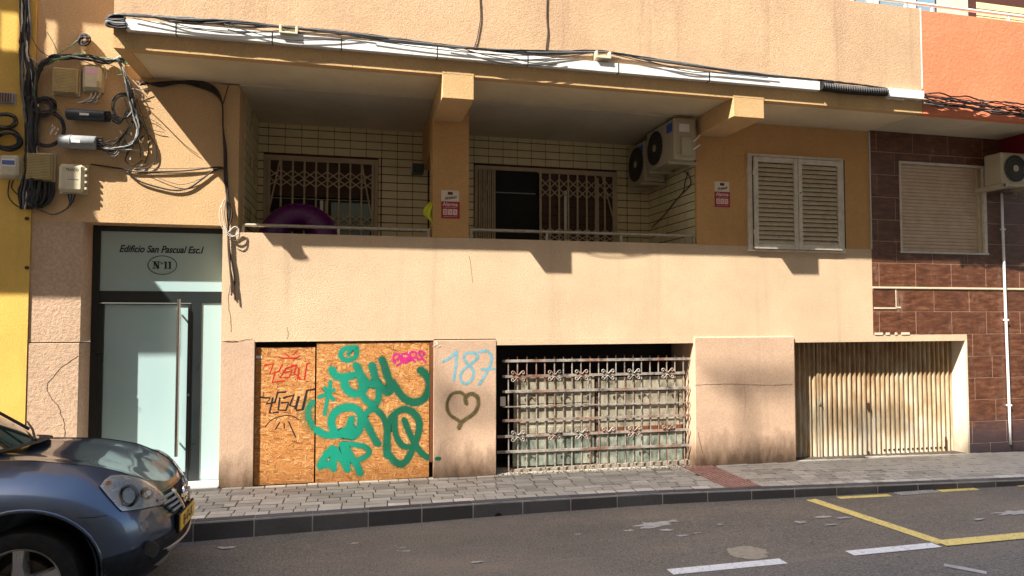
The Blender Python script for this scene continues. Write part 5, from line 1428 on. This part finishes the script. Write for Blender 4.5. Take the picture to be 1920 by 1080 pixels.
# white pipe
PT = thing('drain_pipe', 'thin white vertical pipe down the brown tiles from the air conditioner', 'pipe', (8.87, -.04, 0))
pts = [(1878, 362), (1879, 400), (1882, 480), (1884, 540), (1887, 620), (1890, 700), (1893, 780), (1895, 833)]
MB().tube([PY(x, y, -.03) for x, y in pts], .017, 8).build('pipe', 'upvc_white', PT, smooth='all')
for py in (430, 600, 760): c = PY(1880+ (py-400)*.036, py, -.03); boxo('clip', 'upvc_white', PT, c.x-.03, c.x+.03, -.045, -.0, c.z-.012, c.z+.012, .003)
# right air conditioner (faces the street)
a_ = PY(1880, 287, -.42)
ac_unit('air conditioner on the brown tiled wall at the right picture edge', (a_.x+.33, -.12, 3.605), 0, .62, .43, .26, logo=False)
BR = thing('ac_bracket', 'angled metal shelf brackets under the air conditioner on brown tiles', 'bracket', (8.9, -.2, 3.55))
for xx in (8.58, 9.10): MB().bar((xx, 0, 3.575), (xx, -.46, 3.575), .04, .035, (0,0,1)).build('arm', 'ac_cream', BR)
MB().bar((8.42, -.44, 3.575), (9.25, -.44, 3.575), .035, .03, (0,0,1)).build('arm', 'ac_cream', BR)
boxo('arm', 'ac_cream', BR, 8.42, 8.45, -.46, -.0, 3.545, 3.60)

# ---------------- upper balcony (seen at the top right)
YU = .55
uw = boxo('upper_room_wall', 'tile_grout', B, -2.05, 6.75, YU, YU+.2, 4.8, 7.6)
uw2 = boxo('upper_room_wall', 'tile_grout', RB, 6.76, XE, YU, YU+.2, 4.8, 7.6)
tiles(uw2, 'Y', PY(1830, 20, YU).x, XE, 5.62, 6.6, YU, [], PY(1830, 20, YU).x, 0, 0)
ua = PY(1655, 5, YU).x
x0_, x1_ = PY(1560, 5, YU-.02).x, PY(1662, 5, YU-.02).x
uwin = boxo('window', 'window_green', B, x0_-1.6, 6.74, YU-.01, YU-.002, 4.9, 7.0)
for px, wd in ((1577, .035), (1597, .035), (1632, .06), (1642, .06), (1540, .04)):
    c = PY(px, 6, YU-.03).x; boxo('frame', 'upvc_white', uwin, c-wd/2, c+wd/2, YU-.05, YU-.01, 4.9, 7.0)
uwin2 = boxo('window', 'window_blue', RB, 6.76, PY(1752, 12, YU).x, YU-.01, YU-.002, 4.9, 7.0)
c = PY(1712, 12, YU-.03).x; boxo('frame', 'upvc_white', uwin2, c-.04, c+.03, YU-.05, YU-.01, 4.9, 7.0)
c = PY(1704, 12, YU-.03).x; boxo('frame', 'window_dark', uwin2, c-.05, c+.03, YU-.03, YU-.012, 4.9, 5.9)
ush = boxo('roller_shutter', 'shutter_white', RB, PY(1755, 12, YU).x, PY(1812, 20, YU).x, YU-.03, YU-.012, 4.9, 7.0)
for k in range(14): z = 5.55+k*.055; boxo('shutter_slat', 'rolling_slat', ush, PY(1755, 12, YU).x+.01, PY(1812, 20, YU).x-.04, YU-.036, YU-.030, z, z+.048)
UR = thing('balcony_rail', 'white tubular rail on top of the coral and beige upper parapet', 'railing', (7.6, YF+.07, 5.6))
zr1 = PY(1920, 24, YF+.07).z; zr1 = 5.715
MB().cyl((5.4, YF+.07, zr1), (XE, YF+.07, zr1), .020, 12).build('rail', 'upvc_white', UR, smooth=True)
for px in (1697, 1747, 1890, 1960):
    c = PY(px, 20, YF+.07).x; MB().cyl((c, YF+.07, 5.60), (c, YF+.07, zr1-.015), .022, 10, .012).build('post', 'upvc_white', UR, smooth=True)
for x in (5.5, 4.0, 2.5, 1.0, -.5, -2.0): MB().cyl((x, YF+.07, 5.60), (x, YF+.07, 5.70), .02, 8).build('post', 'upvc_white', UR)

# ================================================================== LEFT (YELLOW) BUILDING
LB = thing('yellow_building', 'yellow rendered building at the left picture edge', 'building', (-5, .3, 0))
boxo('wall', 'stucco_yellow', LB, -9.5, XL-.004, -.02, .4, -.3, 8.6)
for py in (410, 502): c = PY(51, py, -.02); MB().cyl((c.x, -.035, c.z), (c.x, -.02, c.z), .018, 10).build('wall_plug', 'rust_dark', LB)
# balcony forms added just outside the frame, shaped to throw the stepped wall shadow
BL = thing('shadow_balcony', 'unseen balcony form added left of the frame to cast the stepped wall shadow', 'balcony', (-6.5, -.6, 4.7))
pb = 1.30
xe = -2.30-1.601*pb
boxo('slab', 'stucco_yellow', BL, -9.0, xe, -pb, .0-.021, 2.0+2.083*pb, 2.45+2.083*pb)
xe2 = -2.60-1.601*pb
boxo('parapet', 'stucco_yellow', BL, -9.0, xe2, -pb, -pb+.12, 2.45+2.083*pb, 4.20+2.083*pb)
boxo('slab', 'stucco_yellow', BL, -9.0, -2.28-1.601*pb, -pb, -.021, 4.83+2.083*pb, 5.4+2.083*pb)
for x0_, x1_ in ((-9, -3.62), (-3.50, -3.42), (-3.20, -3.06), (-2.90, -2.72)):
    boxo('shadow_slat', 'stucco_yellow', BL, x0_-1.601*pb, x1_-1.601*pb, -pb+.02, -pb+.06, 4.20+2.083*pb, 4.83+2.083*pb)  # added slats, spaced to leave light patches between their shadows
boxo('shadow_panel', 'stucco_yellow', BL, xe2, xe2+.42, -pb, -pb+.14, 3.42+2.083*pb, 4.02+2.083*pb)  # added panel that carries the cast shadow further right

# ================================================================== PARKED CAR
def lerp_tab(tab, x):
    if x <= tab[0][0]: return tab[0][1]
    for (a, b), (c, d) in zip(tab, tab[1:]):
        if x <= c: t = (x-a)/(c-a); t = t*t*(3-2*t) if False else t; return b+(d-b)*t
    return tab[-1][1]
CARX, CARY = -1.985, -2.15
CZ = rz_(CARX)+.028
CAR = thing('parked_car', 'slate blue crossover car parked at the kerb, front at the left picture edge', 'car', (CARX, CARY, CZ))
WL[CAR.name] = Vector((0, 0, 0)); CO = Vector((CARX, CARY, CZ)); RM = Matrix.Rotation(R(2.5), 3, 'Z') @ Matrix.Rotation(R(-2.8), 3, 'X'); CAR.rotation_euler = (R(-2.8), 0, R(2.5))
ZSH = [(-3.5, 1.00), (-2.6, 1.07), (-.5, 1.015), (0, .99), (.3, .935), (.45, .88), (.56, .82), (.66, .752), (.73, .705)]   # shoulder crease above ground
ZCE = [(-3.5, 1.03), (-2.6, 1.09), (-.45, 1.05), (-.1, .99), (.2, .915), (.4, .835), (.53, .77), (.62, .722), (.655, .70)]
XNZ = [(.18, .60), (.25, .68), (.34, .74), (.45, .75), (.54, .738), (.62, .715), (.70, .68), (.80, .64), (.95, .60), (1.2, .60)]
HWZ = [(.18, .80), (.28, .865), (.45, .885), (.62, .89), (.78, .88), (.90, .865), (1.0, .84), (1.2, .80)]
def plan(u, z):
    """outline of the body at height z; u 0 nose centre .. 1 end of the straight flank"""
    w = lerp_tab(HWZ, z); xn = lerp_tab(XNZ, z); Lx = .66
    if u < .5:
        th = u/.5*math.pi/2; y = w*math.sin(th)**.80; x = xn-Lx*(1-math.cos(th)**.66)
        return x, y
    t = (u-.5)/.5; return xn-Lx-(3.45-.72+.60)*t**1.25, w
NU, NV = 56, 16
def side_pt(u, v):
    zb = .20; x, y = plan(u, .6); zs = lerp_tab(ZSH, x)
    z = zb+(zs-zb)*v; x, y = plan(u, z)
    zs = lerp_tab(ZSH, x); z = zb+(zs-zb)*v; x, y = plan(u, z)
    if v > .62: y -= .25*((v-.62)/.38)**2.2*min(1, u*3)
    if .45 < v < .62 and u > .42: y -= .008*math.sin((v-.45)/.17*math.pi)
    return Vector((x, y, z))
def hood_pt(u, t):
    s = side_pt(u, 1.0); xc = s.x + (.0 if s.x < .2 else .0)
    # matching point on the centre line
    c = Vector((min(.655, lerp_tab([(-3.6, -3.6), (-.6, -.55), (0, .02), (.3, .33), (.55, .58), (.73, .655)], s.x)), 0, 0)); c.z = lerp_tab(ZCE, c.x)
    if u < .02: return c.lerp(s, 1-t)
    p = s.lerp(c, t); bulge = 1-(1-t)**2.2
    p.z = s.z+(c.z-s.z)*bulge
    if .18 < t < .5: p.z += .006*math.sin((t-.18)/.32*math.pi)
    return p
mb = MB(); NT = 12
grid = []
for i in range(NU+1):
    u = (i/NU); u = u*u*.35+u*.65
    col = [side_pt(u, j/NV) for j in range(NV+1)]+[hood_pt(u, k/NT) for k in range(1, NT+1)]
    grid.append(col)
M = NV+NT+1
for i in range(NU+1): mb.v += grid[i]
for i in range(NU):
    for j in range(M-1): a = i*M+j; mb.f.append((a, a+M, a+M+1, a+1))
b = len(mb.v)
for i in range(NU+1): mb.v += [Vector((p.x, -p.y, p.z)) for p in grid[i]]
for i in range(NU):
    for j in range(M-1): a = b+i*M+j; mb.f.append((a, a+1, a+M+1, a+M))
# floor
for i in range(NU): mb.f.append((i*M, b+i*M, b+(i+1)*M, (i+1)*M))
# tail
tail = [grid[NU][j] for j in range(M)]; tb = len(mb.v)
mb.v += [Vector((p.x, p.y, p.z)) for p in tail]+[Vector((p.x, -p.y, p.z)) for p in tail]
mb.f.append(tuple(range(tb, tb+M))+tuple(reversed(range(tb+M, tb+2*M-1))))
me = bpy.data.meshes.new('body'); me.from_pydata([tuple(v) for v in mb.v], [], mb.f)
bm = bmesh.new(); bm.from_mesh(me); bmesh.ops.remove_doubles(bm, verts=bm.verts, dist=.0015); bmesh.ops.recalc_face_normals(bm, faces=bm.faces)
solid_bvh = BVHTree.FromBMesh(bm)
bm.to_mesh(me); bm.free()
body = bpy.data.objects.new('body', me); COL.objects.link(body)
# wheel arches cut out
cm = MB()
for xw in (.0, -2.63):
    for s_ in (-1, 1):
        pts = []; n = 32
        for k in range(n):
            a = 2*math.pi*k/n; rx = .405 if not (math.cos(a) > 0) else .43; pts.append((xw+rx*math.cos(a), .02+.33+.385*math.sin(a) if math.sin(a) > 0 else .35+.6*math.sin(a)))
        cm.prism(pts, s_*.60, s_*1.1)
cut = cm.build('cut', 'car_plastic')
md = body.modifiers.new('b', 'BOOLEAN'); md.operation = 'DIFFERENCE'; md.object = cut; md.solver = 'EXACT'; md.use_self = False
sl = body.modifiers.new('s', 'SOLIDIFY')
body.modifiers.remove(sl)
dg = bpy.context.evaluated_depsgraph_get(); me2 = bpy.data.meshes.new_from_object(body.evaluated_get(dg))
bpy.data.objects.remove(body); bpy.data.objects.remove(cut)
me2.materials.clear(); me2.materials.append(MATS['car_paint']); me2.name = 'body'
for p in me2.polygons: p.use_smooth = True; p.material_index = 0
try: me2.set_sharp_from_angle(angle=R(32))
except Exception: pass
body = bpy.data.objects.new('body', me2); COL.objects.link(body); body.parent = CAR
cb = lambda name, mat, mbd, smooth=True, par=CAR: mbd.build(name, mat, par, smooth=smooth)
# arch liners
for xw in (.0, -2.63):
    for s_ in (-1, 1):
        m_ = MB(); n = 20
        for k in range(n+1):
            a = math.pi*(k/n*1.3-.15); x = xw+.42*math.cos(a); z = .34+.40*math.sin(a)
            m_.v += [Vector((x, s_*.60, z)), Vector((x, s_*.868, z))]
        for k in range(n): m_.f.append((2*k, 2*k+2, 2*k+3, 2*k+1))
        m_.box(xw-.42, xw+.42, s_*.58, s_*.60, .1, .76)
        cb('arch_liner', 'car_plastic', m_)
        # raised arch lip
        m_ = MB(); pts = []
        for k in range(25):
            a = math.pi*(k/24*1.12-.06); rx = .41 if math.cos(a) < 0 else .435
            x = xw+rx*math.cos(a); z = .352+.390*math.sin(a)
            hit = solid_bvh.ray_cast(Vector((x, s_*1.5, z)), Vector((0, -s_, 0)))
            y = hit[0].y if hit[0] else s_*.88
            pts.append((x, y-s_*.004, z))
        cb('arch_lip', 'car_paint', MB().tube(pts, .011, 8))
# wheels
def wheel(xw, s_):
    c = Vector((xw, s_*.755, .318+s_*.755*math.sin(R(2.8)))); W = bpy.data.objects.new('wheel', None); COL.objects.link(W); W.parent = CAR; W.location = c; WL[W.name] = Vector((0, 0, 0))
    m_ = MB(); prof = [(.235, -.10), (.30, -.112), (.325, -.10), (.337, -.07), (.340, 0), (.337, .07), (.325, .10), (.30, .112), (.235, .10)]
    n = 48
    for k in range(n):
        a = 2*math.pi*k/n
        for r, y in prof: m_.v.append(Vector((r*math.cos(a), y*s_, r*math.sin(a))))
    P_ = len(prof)
    for k in range(n):
        for j in range(P_-1): a = k*P_+j; b_ = ((k+1) % n)*P_+j; m_.f.append((a, b_, b_+1, a+1))
    m_.build('tyre', 'tyre', W, smooth=True)
    m_ = MB(); prof = [(.237, .104), (.232, .100), (.222, .090), (.212, .04), (.205, -.09)]
    for k in range(n):
        a = 2*math.pi*k/n
        for r, y in prof: m_.v.append(Vector((r*math.cos(a), y*s_, r*math.sin(a))))
    P_ = len(prof)
    for k in range(n):
        for j in range(P_-1): a = k*P_+j; b_ = ((k+1) % n)*P_+j; m_.f.append((a, b_, b_+1, a+1))
    ro = s_*.07
    for k in range(5):
        a0 = math.pi/2+2*math.pi*k/5+.02
        ca, sa = math.cos(a0), math.sin(a0)
        def q(r, t, y): return Vector((r*ca-t*sa, y*s_, r*sa+t*ca))
        w0, w1 = .040, .030
        vs = [q(.04, -w0, .085), q(.04, w0, .085), q(.225, w1, .092), q(.225, -w1, .092), q(.04, -w0-.012, .05), q(.04, w0+.012, .05), q(.225, w1+.012, .055), q(.225, -w1-.012, .055),
              q(.13, -.024, .098), q(.13, .024, .098)]
        m_.add(vs, [(0, 8, 9, 1), (8, 3, 2, 9), (0, 4, 7, 3, 8), (1, 9, 2, 6, 5), (4, 5, 6, 7)])
    m_.tube([(0, s_*.05, 0), (0, s_*.088, 0), (0, s_*.092, 0)], [.075, .072, .05], 20)
    rim = m_.build('rim', 'alloy', W, smooth=True)
    m_ = MB()
    for k in range(5):
        a = math.pi/2+2*math.pi*(k+.5)/5; m_.cyl((.052*math.cos(a), s_*.088, .052*math.sin(a)), (.052*math.cos(a), s_*.0945, .052*math.sin(a)), .013, 10)
    tag(m_.build('wheel_nuts', 'black_metal', W), kind='stuff')
    m_ = MB(); m_.cyl((0, s_*-.02, 0), (0, s_*.02, 0), .15, 24); m_.build('brake_disc', 'drain_iron', W, smooth=True)
    m_ = MB(); m_.cyl((0, s_*-.09, 0), (0, s_*-.06, 0), .22, 24); m_.build('wheel_back', 'ac_dark', W)
for xw in (.0, -2.63):
    for s_ in (-1, 1): wheel(xw, s_)
# surface patch: outline on the picture side traced onto the body from a viewpoint beside the car, then mirrored
def patch(name, mat, pts_px, off, nsub=3, mirror=True, smooth=True, conv=lambda x, y: (x, y)):
    bm = bmesh.new(); vs = [bm.verts.new((*conv(x, y), 0)) for x, y in pts_px]; f = bm.faces.new(vs)
    bmesh.ops.triangulate(bm, faces=[f])
    bmesh.ops.subdivide_edges(bm, edges=bm.edges[:], cuts=nsub, use_grid_fill=True)
    out = []; ok = True
    for v in bm.verts:
        d = RM.transposed() @ ray(v.co.x, v.co.y).normalized(); O_ = RM.transposed() @ (CP-CO); h = solid_bvh.ray_cast(O_, d)
        if h[0] is None: h = (O_+d*4.2, Vector((0, -1, 0)), 0, 0)
        v.co = h[0]+ (h[1] if h[1].dot(d) < 0 else -h[1])*off
    m_ = MB(); bm.verts.index_update(); m_.v = [v.co.copy() for v in bm.verts]; m_.f = [tuple(v.index for v in f_.verts) for f_ in bm.faces]; bm.free()
    o = cb(name, mat, m_, 'all')
    if mirror:
        m2 = MB(); m2.v = [Vector((v.x, -v.y, v.z)) for v in m_.v]; m2.f = [tuple(reversed(f_)) for f_ in m_.f]; cb(name, mat, m2, 'all')
    return o
k4 = lambda x, y: (x/3.375, 760+y/3.375)
HLo = [(630, 515), (660, 475), (695, 450), (760, 443), (820, 450), (880, 465), (930, 488), (980, 520), (1020, 555), (1045, 590), (1055, 622), (980, 640), (900, 655), (830, 665), (768, 672), (735, 640), (700, 600), (665, 558)]
def grow(pts, f):
    cx = sum(p[0] for p in pts)/len(pts); cy = sum(p[1] for p in pts)/len(pts); return [(cx+(x-cx)*f, cy+(y-cy)*f) for x, y in pts]
patch('headlight_bezel', 'black_metal', grow(HLo, 1.035), .002, 2, conv=k4)
patch('headlight', 'headlight_silver', HLo, .006, 3, conv=k4)
def disc(cx, cy, rx, ry, n=18): return [(cx+rx*math.cos(2*math.pi*k/n), cy+ry*math.sin(2*math.pi*k/n)) for k in range(n)]
patch('reflector', 'chrome', disc(812, 575, 62, 72), .009, 2, conv=k4)
patch('projector', 'headlight_silver', disc(808, 578, 40, 50), .012, 2, conv=k4)
patch('reflector', 'chrome', disc(925, 560, 42, 40), .009, 2, conv=k4)
patch('bulb_shield', 'upvc_white', disc(932, 560, 15, 18), .012, 1, conv=k4)
patch('indicator', 'amber', disc(683, 497, 16, 14), .010, 1, conv=k4)
patch('lamp_divider', 'black_metal', [(765, 530), (775, 525), (772, 600), (778, 640), (768, 640), (760, 590)], .011, 1, conv=k4)
patch('headlight_lens', 'lens_clear', grow(HLo, .995), .020, 3, conv=k4)
# grille and bumper pieces built on the body's own surface
def surf_x(y, z):
    h = solid_bvh.ray_cast(Vector((3, y, z)), Vector((-1, 0, 0))); return h[0].x if h[0] else .7
def nose_patch(name, mat, f_half, z0, z1, off, ny=18, nz=6, par=CAR):
    m_ = MB()
    for j in range(nz+1):
        z = z0+(z1-z0)*j/nz; hw = f_half(z)
        for i in range(ny+1):
            y = -hw+2*hw*i/ny; m_.v.append(Vector((surf_x(y, z)+off, y, z)))
    for j in range(nz):
        for i in range(ny): a = j*(ny+1)+i; m_.f.append((a, a+1, a+ny+2, a+ny+1))
    return cb(name, mat, m_, 'all')
zg0, zg1 = .535, .695
ghw = lambda z: .30+.20*(z-zg0)/(zg1-zg0)
nose_patch('grille', 'car_plastic', ghw, zg0, zg1, .004)
for k in range(4):
    z = zg0+.028+(zg1-zg0-.02)*k/4
    for s_ in (-1, 1):
        pts = [(surf_x(s_*y, z)+.016, s_*y, z) for y in [.13+(ghw(z)-.13-.01)*i/8 for i in range(9)]]
        cb('grille_slat', 'box_grey', MB().tube(pts, .0105, 6))
for s_ in (-1, 1):
    pts = [(surf_x(s_*y, z)+.018, s_*y, z) for y, z in [(.20-.10*t, zg1-(zg1-zg0)*t) for t in [i/8 for i in range(9)]]]
    cb('chrome_strut', 'chrome', MB().tube(pts, .016, 8))
cb('badge', 'chrome', MB().ring((surf_x(0, .62)+.03, 0, .62), .058, .011, 'X', 24, 8))
m_ = MB(); xb_ = surf_x(0, .62)+.03; m_.box(xb_-.006, xb_+.012, -.08, .08, .607, .633); cb('badge_bar', 'chrome', m_, False)
nose_patch('hood_lip', 'black_metal', lambda z: .46, .704, .710, .003, 20, 1)
# lower bumper in black plastic with fog lamps
m_ = MB(); NUb, NVb = 80, 8; us = [-.5+1.0*i/NUb for i in range(NUb+1)]
for us_ in us:
    u = abs(us_); s_ = 1 if us_ >= 0 else -1
    for j in range(NVb+1):
        zt_ = .43-.03*min(1, max(0, (u-.20)/.25)); z = .17+(zt_-.17)*j/NVb
        x, y = plan(u, max(.2, z)); n_ = Vector((max(.1, 1-u*1.6), u*1.9, 0)).normalized()
        o_ = .018 if j < NVb else .004
        m_.v.append(Vector((x+n_.x*o_, s_*(y+n_.y*o_), z)))
for i in range(NUb):
    for j in range(NVb):
        a = i*(NVb+1)+j
        if min(m_.v[a+NVb+1].x, m_.v[a].x) > .43: m_.f.append((a, a+NVb+1, a+NVb+2, a+1))
used = sorted({i for f in m_.f for i in f}); mp = {o: n for n, o in enumerate(used)}
m_.v = [m_.v[i] for i in used]; m_.f = [tuple(mp[i] for i in f) for f in m_.f]
cb('lower_bumper', 'car_plastic', m_)
patch('fog_lamp', 'window_dark', disc(945, 905, 38, 42), .022, 2, conv=k4); patch('fog_lamp_ring', 'box_dark', disc(945, 905, 46, 50), .019, 2, conv=k4)
# skid plate with feet
m_ = MB()
for j in range(5):
    z = .165+.155*j/4
    for i in range(17):
        y = -.52+1.04*i/16; yy = abs(y)/.52; x = surf_x(y, max(z, .21))+.03+.012*(1-yy)-.03*(1-j/4)
        m_.v.append(Vector((x, y, z+.03*yy**2)))
for j in range(4):
    for i in range(16): a = j*17+i; m_.f.append((a, a+1, a+18, a+17))
o = cb('skid_plate', 'skid_silver', m_); o.modifiers.new('s', 'SOLIDIFY').thickness = .015
# number plate
xp = surf_x(.0, .46)+.012
m_ = MB(); m_.box(xp, xp+.012, -.26, .26, .405, .515); cb('number_plate', 'plate_yellow', m_, False)
m_ = MB(); m_.box(xp-.012, xp+.004, -.275, .275, .395, .525); cb('plate_holder', 'car_plastic', m_, False)
t = text_mesh('BJ-47-LK', .095, (xp+.0125, 0, .46), 'ink_black', 'plate_text', CAR, extrude=.0008, offset=.002, rot=(R(90), 0, R(90)))
# greenhouse
gl = MB()
def ring_pts(x, z, hw): return [Vector((x, -hw, z)), Vector((x, hw, z))]
wsb = [(-.28-.30*(abs(y)/.72)**2.2, y, 1.05-.03*(abs(y)/.72)**2) for y in [-.72+1.44*i/12 for i in range(13)]]
wst = [(-1.16-.16*(abs(y)/.58)**2, y, 1.56-.03*(abs(y)/.58)**2) for y in [-.58+1.16*i/12 for i in range(13)]]
for j in range(7):
    t = j/6
    for i in range(13):
        p = Vector(wsb[i]).lerp(Vector(wst[i]), t); p.z += .03*math.sin(t*math.pi); gl.v.append(p)
for j in range(6):
    for i in range(12): a = j*13+i; gl.f.append((a, a+1, a+14, a+13))
cb('windscreen', 'windscreen_glass', gl, 'all')
m_ = MB(); pts = [Vector(wsb[i])+Vector((.03, 0, -.004)) for i in range(13)]; m_.ribbon([p+Vector((0, 0, .004)) for p in pts], .12, (0, 0, 1)); m_.uv = {}
cb('cowl', 'car_plastic', m_)
for s_ in (-1, 1):
    cb('a_pillar', 'car_plastic', MB().tube([(-.56, s_*.73, 1.055), (-.80, s_*.70, 1.22), (-1.10, s_*.645, 1.40), (-1.36, s_*.60, 1.53)], [.030, .030, .030, .032], 8))
    m_ = MB(); top = [(-1.36, 1.53), (-1.9, 1.58), (-2.6, 1.55), (-3.15, 1.42)]; bot = [(-.60, 1.05), (-1.5, 1.07), (-2.6, 1.10), (-3.4, 1.12)]
    for i in range(13):
        t = i/12; tt = t*3; k = min(2, int(tt)); f = tt-k
        a = Vector((top[k][0]+(top[k+1][0]-top[k][0])*f, s_*(.60), top[k][1]+(top[k+1][1]-top[k][1])*f)); b_ = Vector((bot[k][0]+(bot[k+1][0]-bot[k][0])*f, s_*.78, bot[k][1]+(bot[k+1][1]-bot[k][1])*f))
        m_.v += [b_, a]
    for i in range(12): m_.f.append((2*i, 2*i+2, 2*i+3, 2*i+1))
    cb('side_window', 'windscreen_glass', m_)
    mo = MB(); mo.tube([(-1.0, s_*.80, 1.10), (-1.0, s_*.86, 1.12), (-1.0, s_*.92, 1.13), (-1.0, s_*.98, 1.13), (-1.0, s_*1.01, 1.125)], [.03, .06, .085, .085, .05], 14); cb('door_mirror', 'car_paint', mo)
m_ = MB(); xsr = [(-1.14, 1.555), (-1.5, 1.60), (-2.1, 1.61), (-2.7, 1.58), (-3.25, 1.46)]
for x, z in xsr:
    for i in range(9): y = -.60+1.2*i/8; m_.v.append(Vector((x-(.14*(abs(y)/.6)**2 if x > -1.3 else 0), y, z-.055*(abs(y)/.6)**3)))
for j in range(4):
    for i in range(8): a = j*9+i; m_.f.append((a, a+1, a+10, a+9))
cb('roof', 'car_paint', m_, 'all')
m_ = MB(); m_.v = [Vector((-3.25, -.60, 1.41)), Vector((-3.25, .60, 1.41)), Vector((-3.50, .72, 1.10)), Vector((-3.50, -.72, 1.10))]; m_.f = [(0, 1, 2, 3)]; cb('rear_window', 'windscreen_glass', m_, False)
# wipers
for y0_, y1_, xw_ in ((-.62, .02, -.24), (.05, .60, -.26)):
    cb('wiper', 'black_rubber', MB().tube([(xw_+.00-.30*(abs(y0_)/.72)**2.2, y0_, 1.055), (xw_-.12, (y0_+y1_)/2, 1.105), (xw_-.20-.08*(abs(y1_)/.72)**2, y1_, 1.14)], [.010, .009, .006], 6))
# hood shut line, bumper seam, washer
for s_ in (-1, 1):
    P_ = []
    for i in range(30):
        u = .10+.55*i/29; h = hood_pt(u, .02); P_.append((h.x, s_*h.y, h.z+.0015))
    cb('shut_line', 'black_metal', MB().tube(P_, .0035, 5))
    P_ = []
    for (x, z) in ((.445, .665), (.40, .665), (.35, .67), (.30, .675)):
        h = solid_bvh.ray_cast(Vector((x, s_*1.5, z)), Vector((0, -s_, 0))); P_.append((x, (h[0].y if h[0] else s_*.88), z))
    cb('shut_line', 'black_metal', MB().tube(P_, .003, 5))

# ================================================================== OPPOSITE SIDE OF THE STREET (behind the camera, reflected in glass and paint)
OP = thing('opposite_building', 'plain ochre building on the far side of the street behind the camera', 'building', (0, -15, 0))
OY = -9.2; OH = .05+9.2*2.083
boxo('wall', 'stucco_far', OP, -34, 34, OY-9, OY, -.6, OH)
for zf in (1.2, 4.4, 7.6, 10.8, 14.0):
    for k in range(18):
        x = -27+k*3.1; boxo('window', 'window_dark', OP, x, x+1.1, OY, OY+.03, zf, zf+1.5); boxo('window_sill', 'sill_stone', OP, x-.05, x+1.15, OY, OY+.08, zf-.06, zf)
AN = thing('roof_shadow_poles', 'unseen pole frame added on the roof behind the camera to cast soft shadows', 'shadow_caster', (-9, OY, OH))  # poles added out of view to cast soft shadows on the lower walls
def roofpt(x, z): return Vector((x-1.6012*9.2, OY+.0, z+2.083*9.2))
for (x0_, z0_, x1_, z1_, w_) in ((4.35, .96, 7.1, .86, .075), (4.85, .05, 4.85, 1.05, .05), (1.0, .05, .98, 1.15, .06), (6.4, .05, 6.45, .95, .05), (.9, .76, 1.7, .74, .06)):
    MB().cyl(roofpt(x0_, z0_), roofpt(x1_, z1_), w_*.7, 8).build('pole', 'box_grey', AN)
